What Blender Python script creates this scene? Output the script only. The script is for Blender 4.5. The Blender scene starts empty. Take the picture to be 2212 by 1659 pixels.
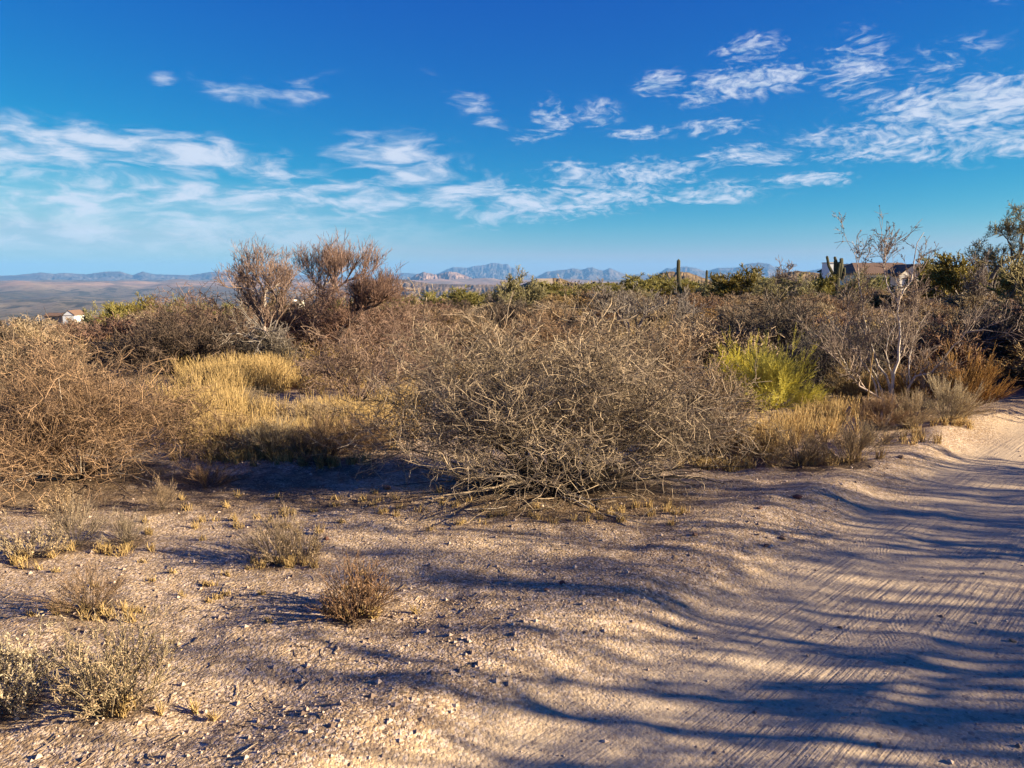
import bpy, math, random
import numpy as np
from mathutils import Vector

# ------------------------------------------------------------------ camera, sky, sun, exposure
sc = bpy.context.scene
C = sc.collection
R = math.radians
EYE, FPX, CX, CY, HOR = 1.6, 1596.0, 1106.0, 829.5, 600.0
PITCH = math.atan((CY - HOR) / FPX)
cam_d = bpy.data.cameras.new("camera")
cam = bpy.data.objects.new("camera", cam_d)
C.objects.link(cam)
cam.location = (0, 0, EYE)
cam.rotation_euler = (math.pi / 2 - PITCH, 0, 0)
cam_d.sensor_width = 36
cam_d.lens = 36 * FPX / 2212
cam_d.clip_end = 80000
cam_d.clip_start = 0.05
sc.camera = cam

SUN_EL, SUN_AZ = 18.5, 102.0            # azimuth clockwise from +Y
sv = Vector((math.sin(R(SUN_AZ)) * math.cos(R(SUN_EL)), math.cos(R(SUN_AZ)) * math.cos(R(SUN_EL)), math.sin(R(SUN_EL))))
sun_d = bpy.data.lights.new("sun", 'SUN')
sun_d.energy = 5.0
sun_d.angle = R(0.42)
sun_d.color = (1.0, 0.84, 0.59)
sun = bpy.data.objects.new("sun", sun_d)
sun.rotation_euler = sv.to_track_quat('Z', 'Y').to_euler()
C.objects.link(sun)

vs = sc.view_settings
vs.view_transform = 'Standard'
vs.look = 'None'
vs.exposure = 1.68
vs.gamma = 1.0
vs.use_curve_mapping = False
sc.cycles.max_bounces = 5
sc.cycles.diffuse_bounces = 3
sc.cycles.volume_bounces = 1
sc.cycles.use_denoising = True

world = bpy.data.worlds.new("World")
sc.world = world
world.use_nodes = True


class NT:
    """small helper around a node tree"""
    def __init__(s, nt):
        s.nt = nt
        nt.nodes.clear()

    def n(s, typ, inp=None, **kw):
        nd = s.nt.nodes.new(typ)
        for k, v in kw.items():
            setattr(nd, k, v)
        for k, v in (inp or {}).items():
            if hasattr(v, 'is_output') or isinstance(v, bpy.types.NodeSocket):
                s.nt.links.new(v, nd.inputs[k])
            else:
                nd.inputs[k].default_value = v
        return nd

    def m(s, op, a, b=0.0, c=None, clamp=False):
        d = {0: a, 1: b}
        if c is not None:
            d[2] = c
        return s.n('ShaderNodeMath', d, operation=op, use_clamp=clamp).outputs[0]

    def noise(s, vec, scale, detail=4, rough=0.55, dist=0.0):
        return s.n('ShaderNodeTexNoise', {'Vector': vec, 'Scale': scale, 'Detail': detail, 'Roughness': rough,
                                          'Distortion': dist}).outputs[0]

    def mr(s, v, a, b, c=0.0, d=1.0, smooth=True):
        return s.n('ShaderNodeMapRange', {0: v, 1: a, 2: b, 3: c, 4: d},
                   interpolation_type='SMOOTHSTEP' if smooth else 'LINEAR').outputs[0]

    def mix(s, f, a, b, mode='MIX'):
        nd = s.nt.nodes.new('ShaderNodeMix')
        nd.data_type = 'RGBA'
        nd.blend_type = mode
        for i, v in ((0, f), (6, a), (7, b)):
            if isinstance(v, bpy.types.NodeSocket):
                s.nt.links.new(v, nd.inputs[i])
            elif i == 0:
                nd.inputs[0].default_value = v
            else:
                nd.inputs[i].default_value = (*v, 1) if len(v) == 3 else v
        return nd.outputs[2]


def build_world():
    t = NT(world.node_tree)
    tc = t.n('ShaderNodeTexCoord').outputs['Generated']
    sep = t.n('ShaderNodeSeparateXYZ', {0: tc})
    X, Y, Z = sep.outputs
    sky = t.n('ShaderNodeTexSky', sky_type='NISHITA', sun_disc=False, sun_elevation=R(SUN_EL), sun_rotation=R(SUN_AZ),
              altitude=600, air_density=1.0, dust_density=0.25, ozone_density=3.0).outputs[0]
    sky = t.n('ShaderNodeHueSaturation', {'Saturation': 1.32, 'Hue': 0.497, 'Value': 1.0, 'Color': sky}).outputs[0]
    sp = t.n('ShaderNodeSeparateColor', {0: sky})
    cr = t.m('MULTIPLY', t.m('POWER', t.m('MINIMUM', t.m('MULTIPLY', sp.outputs[0], .2867), 1.2), 3.1), 1.35)
    cg = t.m('MULTIPLY', t.m('POWER', t.m('MINIMUM', t.m('MULTIPLY', sp.outputs[1], .243), 1.5), 1.25), 2.35)
    cb = t.m('MULTIPLY', t.m('POWER', sp.outputs[2], .45), 1.78)
    sky = t.n('ShaderNodeCombineColor', {0: cr, 1: cg, 2: cb}).outputs[0]
    az = t.m('MULTIPLY', t.m('ARCTAN2', X, Y), 57.2958)
    el = t.m('MULTIPLY', t.m('ARCSINE', Z), 57.2958)
    # clouds: blobs of cover (degrees az, degrees el, half widths, turn, weight) broken up by streaky noise
    ae = t.n('ShaderNodeCombineXYZ', {0: az, 1: el, 2: 0.0}).outputs[0]
    # streak coordinates
    mp = t.n('ShaderNodeMapping', {0: ae, 3: (0.11, 0.42, 1)}).outputs[0]
    warp = t.n('ShaderNodeTexNoise', {'Vector': mp, 'Scale': 1.0, 'Detail': 3.0}).outputs[1]
    wv = t.n('ShaderNodeVectorMath', {0: warp, 1: (0.5, 0.5, 0.5)}, operation='SUBTRACT').outputs[0]
    wv = t.n('ShaderNodeVectorMath', {0: wv, 3: 6.0}, operation='SCALE').outputs[0]
    wv2 = t.n('ShaderNodeVectorMath', {0: wv, 1: (0.9, 0.32, 0)}, operation='MULTIPLY').outputs[0]
    aew = t.n('ShaderNodeVectorMath', {0: ae, 1: wv2}, operation='ADD').outputs[0]
    # (az, el, half-az, half-el, turn, weight)
    blobs = [(-33, 7.9, 8, 1.0, 0, 1.0), (-26, 8.6, 10, 1.1, -3, .95), (-24, 5.9, 9, .8, 2, .85), (-17, 6.2, 9, .7, 4, .8), (-31, 4.8, 8, .9, 0, .75),
             (-20, 4.2, 14, 1.3, 3, .62), (-30, 2.3, 11, 1.3, 0, .5), (-12, 5.4, 7, .9, 3, .75), (-9, 9.3, 3.4, 1.1, 0, .85), (-7.0, 7.9, 3.6, .9, 0, .8),
             (-4, 6.2, 4.5, 1.2, 0, .9), (1.5, 5.5, 5, 1.1, 8, .95), (7, 6.0, 5, .9, 6, .85), (11, 7.9, 3.2, .8, 0, .8), (4.5, 7.6, 2.5, .6, 0, .7),
             (17, 8.6, 2.5, .7, 0, .75), (15, 6.3, 4, .6, 0, .7), (21, 6.7, 3, .5, 0, .62), (26.5, 9.2, 5, 1.0, 5, .75), (31, 10.6, 5, 1.5, 0, .95),
             (33, 8.3, 5, .8, 0, .8), (23, 9.5, 3, .9, 0, .55), (17.5, 13.6, 4.5, .8, 5, .75), (10.8, 13.6, 1.2, .8, 0, .8), (14, 13.2, 1.6, .9, 30, .6),
             (24, 13.9, 1.6, 1.7, 0, .66), (17, 15.6, 2.2, .7, 0, .6), (3, 11.8, 1.3, .8, -30, .62), (6.5, 11.8, 1.5, .6, 0, .5), (9.7, 10.6, 1.8, .5, 0, .6),
             (15.5, 10.7, 2.5, .5, 0, .6), (29, 18.8, 2.6, .8, 10, .45), (32, 17.6, 1.0, .9, 0, .42), (-19.5, 12.6, 2.2, .7, -8, .7), (-15, 13.2, 1.8, .6, 15, .55),
             (-3, 12.3, 2.6, .7, -32, .5), (-24, 12.9, .7, .5, 0, .45), (1.5, 10.2, 1.8, .5, 12, .5), (29, 13.8, 2.5, .8, 8, .4),
             # the cloud band goes on outside the frame
             (-46, 6.5, 14, 2.6, 0, .85), (48, 9.5, 12, 2.2, 0, .7), (-66, 8, 14, 2.2, 0, .7), (72, 8, 16, 2.0, 0, .6), (-100, 9, 24, 2, 0, .6),
             (110, 10, 20, 2, 0, .5), (-150, 8, 28, 2.2, 0, .6), (150, 9, 22, 2.5, 0, .6)]
    tot = None
    for a0, e0, sa, se, rot, w in blobs:
        v = t.n('ShaderNodeMapping', {0: aew, 1: (a0, e0, 0), 2: (0, 0, R(rot)), 3: (sa, se, 1)}, vector_type='TEXTURE').outputs[0]
        L = t.n('ShaderNodeVectorMath', {0: v}, operation='LENGTH').outputs['Value']
        g = t.mr(L, 1.9, 0.2, 0.0, w)
        tot = g if tot is None else t.m('MAXIMUM', tot, g)
    # breakup
    mpa = t.n('ShaderNodeMapping', {0: aew, 3: (0.28, 0.95, 1), 2: (0, 0, R(-6))}).outputs[0]
    n1 = t.noise(mpa, 1.1, 8, 0.58, 0.3)
    mpb = t.n('ShaderNodeMapping', {0: aew, 3: (0.9, 2.1, 1), 1: (4, 7, 0)}).outputs[0]
    n2 = t.noise(mpb, 1.5, 5, 0.55, 0.25)
    right = t.mr(az, -8, 4)                           # puffier cells on the right, sheets on the left
    nn = t.m('ADD', t.m('MULTIPLY', n1, t.m('SUBTRACT', 1.0, t.m('MULTIPLY', right, 0.6))), t.m('MULTIPLY', n2, t.m('MULTIPLY', right, 0.6)))
    val = t.m('ADD', tot, t.m('MULTIPLY', t.m('SUBTRACT', nn, 0.5), t.m('ADD', 2.8, t.m('MULTIPLY', right, 1.3))))
    cov = t.mr(val, 0.08, 1.3, 0.0, 0.88)
    cov = t.m('MULTIPLY', cov, t.m('MINIMUM', t.m('MULTIPLY', tot, 3.0), 1.0))
    # thin veil under the left bank
    veil_v = t.n('ShaderNodeMapping', {0: aew, 1: (-27, 3.6, 0), 3: (24, 3.6, 1)}, vector_type='TEXTURE').outputs[0]
    veil = t.mr(t.n('ShaderNodeVectorMath', {0: veil_v}, operation='LENGTH').outputs['Value'], 1.2, 0.2, 0.0, 0.62)
    veil = t.m('MULTIPLY', veil, t.mr(n1, 0.2, 0.65, 0.5, 1.0))
    cov = t.m('MAXIMUM', cov, veil)
    cov = t.m('MULTIPLY', cov, t.mr(el, 0.3, 3.0))
    shade = t.mr(n1, 0.35, 0.6)
    ccol = t.mix(shade, (2.5, 3.6, 4.8), (4.7, 5.1, 5.9))
    out = t.mix(cov, sky, ccol)
    bg = t.n('ShaderNodeBackground', {0: out, 1: 0.05})
    t.n('ShaderNodeOutputWorld', {0: bg.outputs[0]})


build_world()

# ------------------------------------------------------------------ helpers
rng = np.random.default_rng(11)
random.seed(5)


def put(o, parent=None):
    C.objects.link(o)
    if parent is not None:
        o.parent = parent
    return o


def tag(o, label=None, cat=None, group=None, kind=None):
    for k, v in (('label', label), ('category', cat), ('group', group), ('kind', kind)):
        if v:
            o[k] = v
    return o


def thing(name, label, cat, loc=(0, 0, 0), rz=0, scale=(1, 1, 1), group=None):
    o = bpy.data.objects.new(name, None)
    o.empty_display_size = 0.2
    o.location = loc
    o.rotation_euler = (0, 0, rz)
    o.scale = scale
    put(o)
    return tag(o, label, cat, group)


def mesh_np(name, V, F, mats=(), attrs=None, smooth=True):
    """V (n,3) float, F list of (faces array (m,k)) ; attrs {name: per-vertex array}"""
    me = bpy.data.meshes.new(name)
    V = np.asarray(V, dtype=np.float32)
    me.vertices.add(len(V))
    me.vertices.foreach_set('co', V.ravel())
    Fs = F if isinstance(F, list) else [F]
    loops = np.concatenate([f.ravel() for f in Fs]).astype(np.int32)
    tot = np.concatenate([np.full(len(f), f.shape[1], dtype=np.int32) for f in Fs])
    st = np.concatenate([[0], np.cumsum(tot)[:-1]]).astype(np.int32)
    me.loops.add(len(loops))
    me.loops.foreach_set('vertex_index', loops)
    me.polygons.add(len(tot))
    me.polygons.foreach_set('loop_start', st)
    me.polygons.foreach_set('loop_total', tot)
    me.update(calc_edges=True)
    me.polygons.foreach_set('use_smooth', np.full(len(tot), smooth, dtype=bool))
    for k, a in (attrs or {}).items():
        at = me.attributes.new(k, 'FLOAT', 'POINT')
        at.data.foreach_set('value', np.asarray(a, dtype=np.float32))
    for m in mats:
        me.materials.append(m)
    return me


def obj(name, me, parent=None, loc=None):
    o = bpy.data.objects.new(name, me)
    if loc is not None:
        o.location = loc
    return put(o, parent)


def nrm(v):
    return v / np.maximum(np.linalg.norm(v, axis=-1, keepdims=True), 1e-9)


def vnoise(x, y, seed=0):
    """smooth value noise in -1..1 over arrays"""
    xi = np.floor(x).astype(np.int64)
    yi = np.floor(y).astype(np.int64)
    fx, fy = x - xi, y - yi
    fx = fx * fx * fx * (fx * (fx * 6 - 15) + 10)
    fy = fy * fy * fy * (fy * (fy * 6 - 15) + 10)

    def h(a, b):
        n = (a * 374761393 + b * 668265263 + seed * 974711) & 0x7fffffff
        n = ((n ^ (n >> 13)) * 1274126177) & 0x7fffffff
        return ((n ^ (n >> 16)) & 0xffff) / 32767.5 - 1
    return (h(xi, yi) * (1 - fx) + h(xi + 1, yi) * fx) * (1 - fy) + (h(xi, yi + 1) * (1 - fx) + h(xi + 1, yi + 1) * fx) * fy


def fbm(x, y, oct=4, seed=0, gain=0.5):
    a, s, t = 1.0, 0.0, 0.0
    for i in range(oct):
        s = s + a * vnoise(x * 2 ** i + 17.3 * i, y * 2 ** i - 9.1 * i, seed + i)
        t += a
        a *= gain
    return s / t


def sstep(a, b, x):
    t = np.clip((x - a) / (b - a), 0, 1)
    return t * t * (3 - 2 * t)


# ------------------------------------------------------------------ terrain
def road_s(x, y):
    """distance to the right of the road's left edge"""
    xe = y - 2.85 + 0.45 * np.maximum(0, y - 8.3) ** 1.7
    return (x - xe) / np.sqrt(1 + (1 + 0.765 * np.maximum(0, y - 8.3) ** 0.7) ** 2)


def terrain(x, y, fine=True):
    x = np.asarray(x, dtype=float)
    y = np.asarray(y, dtype=float)
    r = np.hypot(x, y)
    az = np.degrees(np.arctan2(x, y))
    D = sstep(6, -16, az) * 0.95 + 0.05
    D = np.where(np.abs(az) > 100, 0.3, D)
    z = -0.062 * D * np.maximum(0, r - 14) * sstep(12, 45, r)
    z = z - (1 - D) * 0.012 * np.maximum(0, r - 150)
    z = z + 0.14 * vnoise(x / 23, y / 23, 3) * sstep(14, 40, r)
    val = -140 + 30 * fbm(x / 1500, y / 1500, 4, 9) + 50 * np.abs(fbm(x / 420 + 3, y / 420, 5, 5)) * sstep(1200, 3000, r)
    # low badland bluffs below the far mountains
    val = val + 95 * sstep(6800, 8600, r + 500 * vnoise(az / 3.0, r * 0, 21)) * (0.8 + 0.3 * fbm(x / 500, y / 500, 4, 31))
    k = sstep(420, 1900, r)
    z = z * (1 - k) + val * k
    # hills standing on the plain right of centre
    if fine:
        s = road_s(x, y)
        near = sstep(26, 12, r)
        on = sstep(-0.15, 0.35, s) * sstep(3.5, 3.0, s)
        lump = fbm(x * 1.9, y * 1.9, 3, 41)
        z = z + near * (-0.055 * on)
        bh = np.clip(0.75 + 0.9 * fbm(x * 0.55, y * 0.55, 2, 77), 0.1, 1.6)
        z = z + near * 0.048 * bh * np.exp(-((s + 0.14 + 0.22 * vnoise(x * .8, y * .8, 4)) / 0.24) ** 2)
        z = z + near * 0.09 * bh * np.exp(-((s - 3.4) / 0.4) ** 2)
        z = z + near * 0.026 * lump * (1 - 0.93 * on)
        z = z + near * 0.014 * fbm(x * 6, y * 6, 3, 13) * (1 - 0.6 * on)
        # wheel tracks with tread ridges
        along = (x + y) / 1.414
        w = 0.12 * vnoise(along * .5, s * 0, 6)
        for c, wd in ((0.72, 0.2), (1.25, 0.16), (2.3, 0.2), (2.75, 0.16)):
            z = z - near * 0.016 * np.exp(-((s + w - c) / wd) ** 4) * (0.7 + .3 * vnoise(along * .9, s, 8))
        z = z + near * on * 0.0004 * np.sin((s + w) * 72 + 2 * vnoise(along, s * 3, 12))
    return z


def dirpx(px, py):
    v = Vector(((px - CX) / FPX, 1.0, -(py - CY) / FPX))
    c, s_ = math.cos(PITCH), math.sin(PITCH)
    return (v.x, v.y * c + v.z * s_, -v.y * s_ + v.z * c)


def hit(px, py):
    dx, dy, dz = dirpx(px, py)
    t = 1.0
    while t < 20000:
        z = float(terrain(dx * t, dy * t, False))
        if EYE + dz * t <= z:
            return dx * t, dy * t, float(terrain(dx * t, dy * t))
        t *= 1.008
    return dx * t, dy * t, 0.0


def atd(px, py, depth):
    """point seen at (px,py) at forward distance depth"""
    dx, dy, dz = dirpx(px, py)
    k = depth / dy
    return np.array((dx * k, depth, EYE + dz * k))


# ------------------------------------------------------------------ materials
def plant_mat(name, dark, light, rand=0.25, rough=0.75, trans=0.0):
    m = bpy.data.materials.new(name)
    m.use_nodes = True
    t = NT(m.node_tree)
    tone = t.n('ShaderNodeAttribute', attribute_name='tone').outputs['Fac']
    rnd = t.n('ShaderNodeObjectInfo').outputs['Random']
    col = t.mix(tone, dark, light)
    hs = t.n('ShaderNodeHueSaturation', {'Color': col, 'Hue': t.mr(rnd, 0, 1, 0.5 - 0.03 * rand * 4, 0.5 + 0.02 * rand * 4, False),
                                         'Saturation': t.mr(rnd, 1, 0, 0.85, 1.15, False),
                                         'Value': t.mr(rnd, 0, 1, 1 - rand, 1 + rand, False)}).outputs[0]
    p = t.n('ShaderNodeBsdfPrincipled', {'Base Color': hs, 'Roughness': rough, 'Specular IOR Level': 0.25})
    o = p.outputs[0]
    if trans:
        tr = t.n('ShaderNodeBsdfTranslucent', {0: hs})
        o = t.n('ShaderNodeMixShader', {0: trans, 1: o, 2: tr.outputs[0]}).outputs[0]
    t.n('ShaderNodeOutputMaterial', {0: o})
    return m


M_THORN = plant_mat('thorn_twig', (0.035, 0.025, 0.017), (0.60, 0.43, 0.265), 0.10)
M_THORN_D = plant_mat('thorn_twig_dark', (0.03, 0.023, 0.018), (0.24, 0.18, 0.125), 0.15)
M_RED = plant_mat('reddish_twig', (0.07, 0.042, 0.03), (0.44, 0.295, 0.205), 0.15)
M_STEM = plant_mat('thorn_stem', (0.14, 0.10, 0.075), (0.56, 0.46, 0.36), 0.1)
M_MAUVE = plant_mat('mauve_twig', (0.12, 0.08, 0.06), (0.50, 0.365, 0.28), 0.1)
M_BARK = plant_mat('grey_bark', (0.12, 0.09, 0.07), (0.40, 0.33, 0.28), 0.15)
M_PALE = plant_mat('pale_bark', (0.22, 0.17, 0.135), (0.55, 0.46, 0.38), 0.1)
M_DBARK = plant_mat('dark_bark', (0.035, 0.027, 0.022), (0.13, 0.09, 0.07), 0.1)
M_VERDE = plant_mat('palo_verde_twig', (0.17, 0.155, 0.04), (0.60, 0.53, 0.18), 0.2, trans=0.4)
M_OLIVE = plant_mat('olive_leaf', (0.18, 0.155, 0.07), (0.58, 0.50, 0.25), 0.2, trans=0.35)
M_LIME = plant_mat('lime_stem', (0.48, 0.41, 0.05), (0.90, 0.77, 0.11), 0.08, trans=0.3)
M_AMBER = plant_mat('amber_stem', (0.15, 0.10, 0.05), (0.72, 0.50, 0.20), 0.12, trans=0.25)
M_STRAW = plant_mat('straw_blade', (0.34, 0.24, 0.10), (0.84, 0.64, 0.31), 0.1, trans=0.3)
M_SEED = plant_mat('dry_seed_head', (0.22, 0.155, 0.085), (0.62, 0.47, 0.28), 0.15, trans=0.15)
M_LEAF = plant_mat('pale_dry_leaf', (0.20, 0.14, 0.08), (0.74, 0.55, 0.33), 0.1, trans=0.25)
M_BROWN = plant_mat('brown_scrub', (0.055, 0.038, 0.023), (0.48, 0.33, 0.175), 0.2)
M_SAG = plant_mat('saguaro_skin', (0.035, 0.035, 0.018), (0.17, 0.15, 0.07), 0.1)


# ------------------------------------------------------------------ plant growing (arrays of polylines)
def rand_unit(n):
    return nrm(rng.normal(size=(n, 3)))


def walk(p0, d0, L, k, jit, grav=0.0, floor=0.015):
    n = len(p0)
    P = np.zeros((n, k, 3))
    P[:, 0] = p0
    d = nrm(d0)
    st = (L / (k - 1))[:, None]
    for i in range(1, k):
        d = nrm(d + jit * rng.normal(size=(n, 3)) + np.array((0, 0, grav)))
        P[:, i] = P[:, i - 1] + d * st
    if floor is not None:
        low = P[:, :, 2] < floor
        P[:, :, 2] = np.where(low, floor + np.abs(P[:, :, 2] - floor) * 0.25, P[:, :, 2])
    return P


def spawn(P, Rd, m, t0, L, k, jit, grav, spread, up=0.0, ratio=0.6, tip=0.5, floor=0.015, out=0.0):
    n, kp, _ = P.shape
    t = rng.uniform(t0, 0.999, size=(n, m)) * (kp - 1)
    i = t.astype(int)
    f = (t - i)[..., None]
    ar = np.arange(n)[:, None]
    a, b = P[ar, i], P[ar, i + 1]
    base = (a * (1 - f) + b * f).reshape(-1, 3)
    tan = nrm(b - a).reshape(-1, 3)
    ra = (Rd[ar, i] * (1 - f[..., 0]) + Rd[ar, i + 1] * f[..., 0]).reshape(-1) * ratio
    d = tan + spread * rand_unit(n * m) + np.array((0, 0, up))
    if out:
        c = base * np.array((1, 1, 0.6))
        d = d + out * nrm(c)
    LL = rng.uniform(L[0], L[1], n * m)
    Q = walk(base, d, LL, k, jit, grav, floor)
    RR = ra[:, None] * np.linspace(1, tip, k)[None]
    return Q, RR


def tubes(items, sides=3, tone=(0, 1), tonemode='rand'):
    Vs, Fs, Ts = [], [], []
    off = 0
    for P, Rd, tr in items:
        n, k, _ = P.shape
        T = np.gradient(P, axis=1)
        T = nrm(T)
        ref = rand_unit(n)[:, None, :]
        U = nrm(np.cross(T, ref))
        W = np.cross(T, U)
        ang = np.arange(sides) * 2 * math.pi / sides
        ring = U[:, :, None] * np.cos(ang)[None, None, :, None] + W[:, :, None] * np.sin(ang)[None, None, :, None]
        V = P[:, :, None] + ring * Rd[:, :, None, None]
        Vs.append(V.reshape(-1, 3))
        base = (np.arange(n) * k * sides)[:, None, None] + (np.arange(k - 1) * sides)[None, :, None] + off
        j = np.arange(sides)[None, None]
        j2 = (j + 1) % sides
        F = np.stack([base + j, base + j2, base + j2 + sides, base + j + sides], axis=-1).reshape(-1, 4)
        Fs.append(F)
        tn = np.repeat(rng.uniform(tr[0], tr[1], n) ** 1.6, k * sides)
        Ts.append(tn)
        off += n * k * sides
    return np.concatenate(Vs), np.concatenate(Fs), np.concatenate(Ts)


def tube_mesh(name, items, mat, sides=3, extra=None):
    V, F, T = tubes(items, sides)
    Fl = [F]
    if extra is not None:
        v2, f2, t2 = extra
        Fl.append(f2 + len(V))
        V = np.concatenate([V, v2])
        T = np.concatenate([T, t2])
    return mesh_np(name, V, Fl, (mat,), {'tone': T}, smooth=True)


def leaves(P, n, size, tone=(0, 1), aspect=0.45):
    """small folded leaf quads scattered along polylines"""
    m, k, _ = P.shape
    i = rng.integers(0, m, n)
    j = rng.integers(0, k - 1, n)
    f = rng.uniform(size=(n, 1))
    c = P[i, j] * (1 - f) + P[i, j + 1] * f
    a = rand_unit(n)
    b = nrm(np.cross(a, rand_unit(n)))
    s = (size * rng.uniform(0.5, 1.3, n))[:, None]
    a = a * s
    b = b * s * aspect
    nn = nrm(np.cross(a, b)) * s * 0.18
    V = np.stack([c, c + a * .5 + b * .5 + nn, c + a, c + a * .5 - b * .5 + nn], axis=1).reshape(-1, 3)
    F = np.arange(n * 4).reshape(-1, 4)
    return V, F, np.repeat(rng.uniform(tone[0], tone[1], n), 4)


def dome_stems(n, rx, rz, el0=8, k=7, jit=0.10, grav=-0.05, r0=0.011, core=0.12, fill=(0.6, 1.0)):
    az = rng.uniform(0, 2 * math.pi, n)
    el = np.radians(el0 + (88 - el0) * rng.uniform(0, 1, n) ** 1.25)
    d = np.stack([np.cos(az) * np.cos(el), np.sin(az) * np.cos(el), np.sin(el)], -1)
    L = 1 / np.sqrt((np.cos(el) / rx) ** 2 + (np.sin(el) / rz) ** 2) * rng.uniform(fill[0], fill[1], n)
    ph = rng.uniform(0, 6.28, 3)
    L = L * (1 + .16 * np.sin(2 * az + ph[0]) + .12 * np.sin(3 * az + ph[1]) + .10 * np.sin(5 * az + 2 * el + ph[2]))
    p0 = np.stack([np.cos(az) * core * rng.uniform(0, 1, n), np.sin(az) * core * rng.uniform(0, 1, n), np.full(n, 0.0)], -1)
    d[:, 2] += 0.25
    P = walk(p0, d, L, k, jit, grav - 0.03)
    Rr = (r0 * rng.uniform(0.6, 1.3, n))[:, None] * np.linspace(1, 0.35, k)[None]
    return P, Rr


def thorn_bush(rx, rz, n0, m1, m2, m3, r0=0.010, tw=0.0026, jit=0.13, el0=6, wild=1.0, mat=None, name='thorn', bark=None, nbr=10, tonetop=(0.1, 1), hollow=0.2):
    """dense tangle of zigzag twigs. returns (branch meshes, crown mesh)"""
    P0, R0 = dome_stems(n0, rx, rz, el0=el0, k=8, r0=r0, jit=jit * .7, fill=(0.55, 0.95))
    s = (rx + rz) / 2
    P1, R1 = spawn(P0, R0, m1, 0.22, (0.25 * s, 0.55 * s), 6, jit * 1.2, -0.03, 0.75 * wild, 0.1, 0.6, 0.45, out=0.2)
    if hollow:
        kz = (P1[:, 0, 2] > hollow * rz * rng.uniform(.6, 1.2, len(P1))) | (rng.uniform(size=len(P1)) < .18)
        P1, R1 = P1[kz], R1[kz]
    P2, R2 = spawn(P1, R1, m2, 0.15, (0.12 * s, 0.3 * s), 4, jit * 2.0, -0.02, 1.1 * wild, 0.1, 0.7, 0.6)
    P3, R3 = spawn(P2, R2, m3, 0.1, (0.04 * s, 0.13 * s), 3, jit * 2.6, 0.0, 1.5 * wild, 0.1, 0.8, 0.6)
    if hollow > .25:
        k2 = (P2[:, 0, 2] > hollow * .8 * rz) | (rng.uniform(size=len(P2)) < .15)
        k3 = (P3[:, 0, 2] > hollow * .8 * rz) | (rng.uniform(size=len(P3)) < .08)
        P2, R2, P3, R3 = P2[k2], R2[k2], P3[k3], R3[k3]
    R1 = np.maximum(R1, tw * 1.1)
    R2 = np.maximum(R2, tw)
    R3 = np.maximum(R3, tw * 0.75)
    br = []
    for a in range(min(nbr, n0)):
        br.append(tube_mesh(name + '_branch', [(P0[a:a + 1], R0[a:a + 1], (0.2, 1))], bark or mat, sides=5))
    items = [(P0[nbr:], R0[nbr:], (0, .8)), (P1, R1, (0, .8)), (P2, R2, (0, 1)), (P3, R3, tonetop)]
    crown = tube_mesh(name + '_crown', [i for i in items if len(i[0])], mat)
    return br, crown


def broom_bush(rx, rz, n0, m1, m2, r0, tw, mat, name, jit=0.05, el0=25, spread=0.35, up=0.25, leaf=0, leafsize=0.02, L1=(0.25, 0.5), L2=(0.1, 0.25)):
    P0, R0 = dome_stems(n0, rx, rz, el0=el0, k=6, r0=r0, jit=jit, fill=(0.5, 0.85), core=0.12 * rx)
    s = (rx + rz) / 2
    P1, R1 = spawn(P0, R0, m1, 0.3, (L1[0] * s, L1[1] * s), 5, jit * 1.2, 0.02, spread, up, 0.6, 0.5, out=0.25)
    P2, R2 = spawn(P1, R1, m2, 0.3, (L2[0] * s, L2[1] * s), 3, jit * 1.4, 0.02, spread, up, 0.7, 0.6, out=0.25)
    R1 = np.maximum(R1, tw)
    R2 = np.maximum(R2, tw * .8)
    ex = leaves(P2, leaf, leafsize) if leaf else None
    return tube_mesh(name + '_crown', [(P0, R0, (0, .4)), (P1, R1, (0, .8)), (P2, R2, (.1, 1))], mat, extra=ex)


def crown_tree(rx, h, mat, bark, name, n_tr=5, m=(6, 6, 7, 6), tw=0.006, r0=0.06, jit=0.14, up=0.12, leafn=0, leafs=0.05, fill=(0.5, .85), spread=0.8, el0=35, nlimb=5, t0=.3):
    """tree with several leaning trunks: limb meshes + one crown"""
    P0, R0 = dome_stems(n_tr, rx * .75, h * .8, el0=el0, k=8, r0=r0, jit=jit, grav=0.02, fill=fill, core=0.1)
    s = (rx + h) / 2
    P1, R1 = spawn(P0, R0, m[0], t0, (.3 * s, .5 * s), 6, jit, 0.02, spread, up, 0.62, 0.4, out=.3)
    P2, R2 = spawn(P1, R1, m[1], 0.25, (.14 * s, .28 * s), 5, jit, 0.02, spread, up, 0.65, 0.45, out=.2)
    P3, R3 = spawn(P2, R2, m[2], 0.2, (.07 * s, .16 * s), 4, jit, 0.02, spread, up, 0.7, 0.5, out=.1)
    R2 = np.maximum(R2, tw * 1.2)
    R3 = np.maximum(R3, tw)
    it = [(P2, R2, (0, .6)), (P3, R3, (0, .9))]
    last = P3
    if m[3]:
        P4, R4 = spawn(P3, R3, m[3], 0.2, (.03 * s, .09 * s), 3, jit, 0.02, spread, up, 0.8, 0.6)
        R4 = np.maximum(R4, tw * .75)
        it.append((P4, R4, (.1, 1)))
        last = P4
    limbs = []
    for a in range(n_tr):
        limbs.append(tube_mesh(name + '_trunk', [(P0[a:a + 1], R0[a:a + 1], (0.3, .8))], bark, sides=7))
    sec = tube_mesh(name + '_limbs', [(P1, R1, (0.1, .8))], bark, sides=4)
    crown = tube_mesh(name + '_crown', it, mat, extra=leaves(last, leafn, leafs) if leafn else None)
    return limbs, sec, crown


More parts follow.
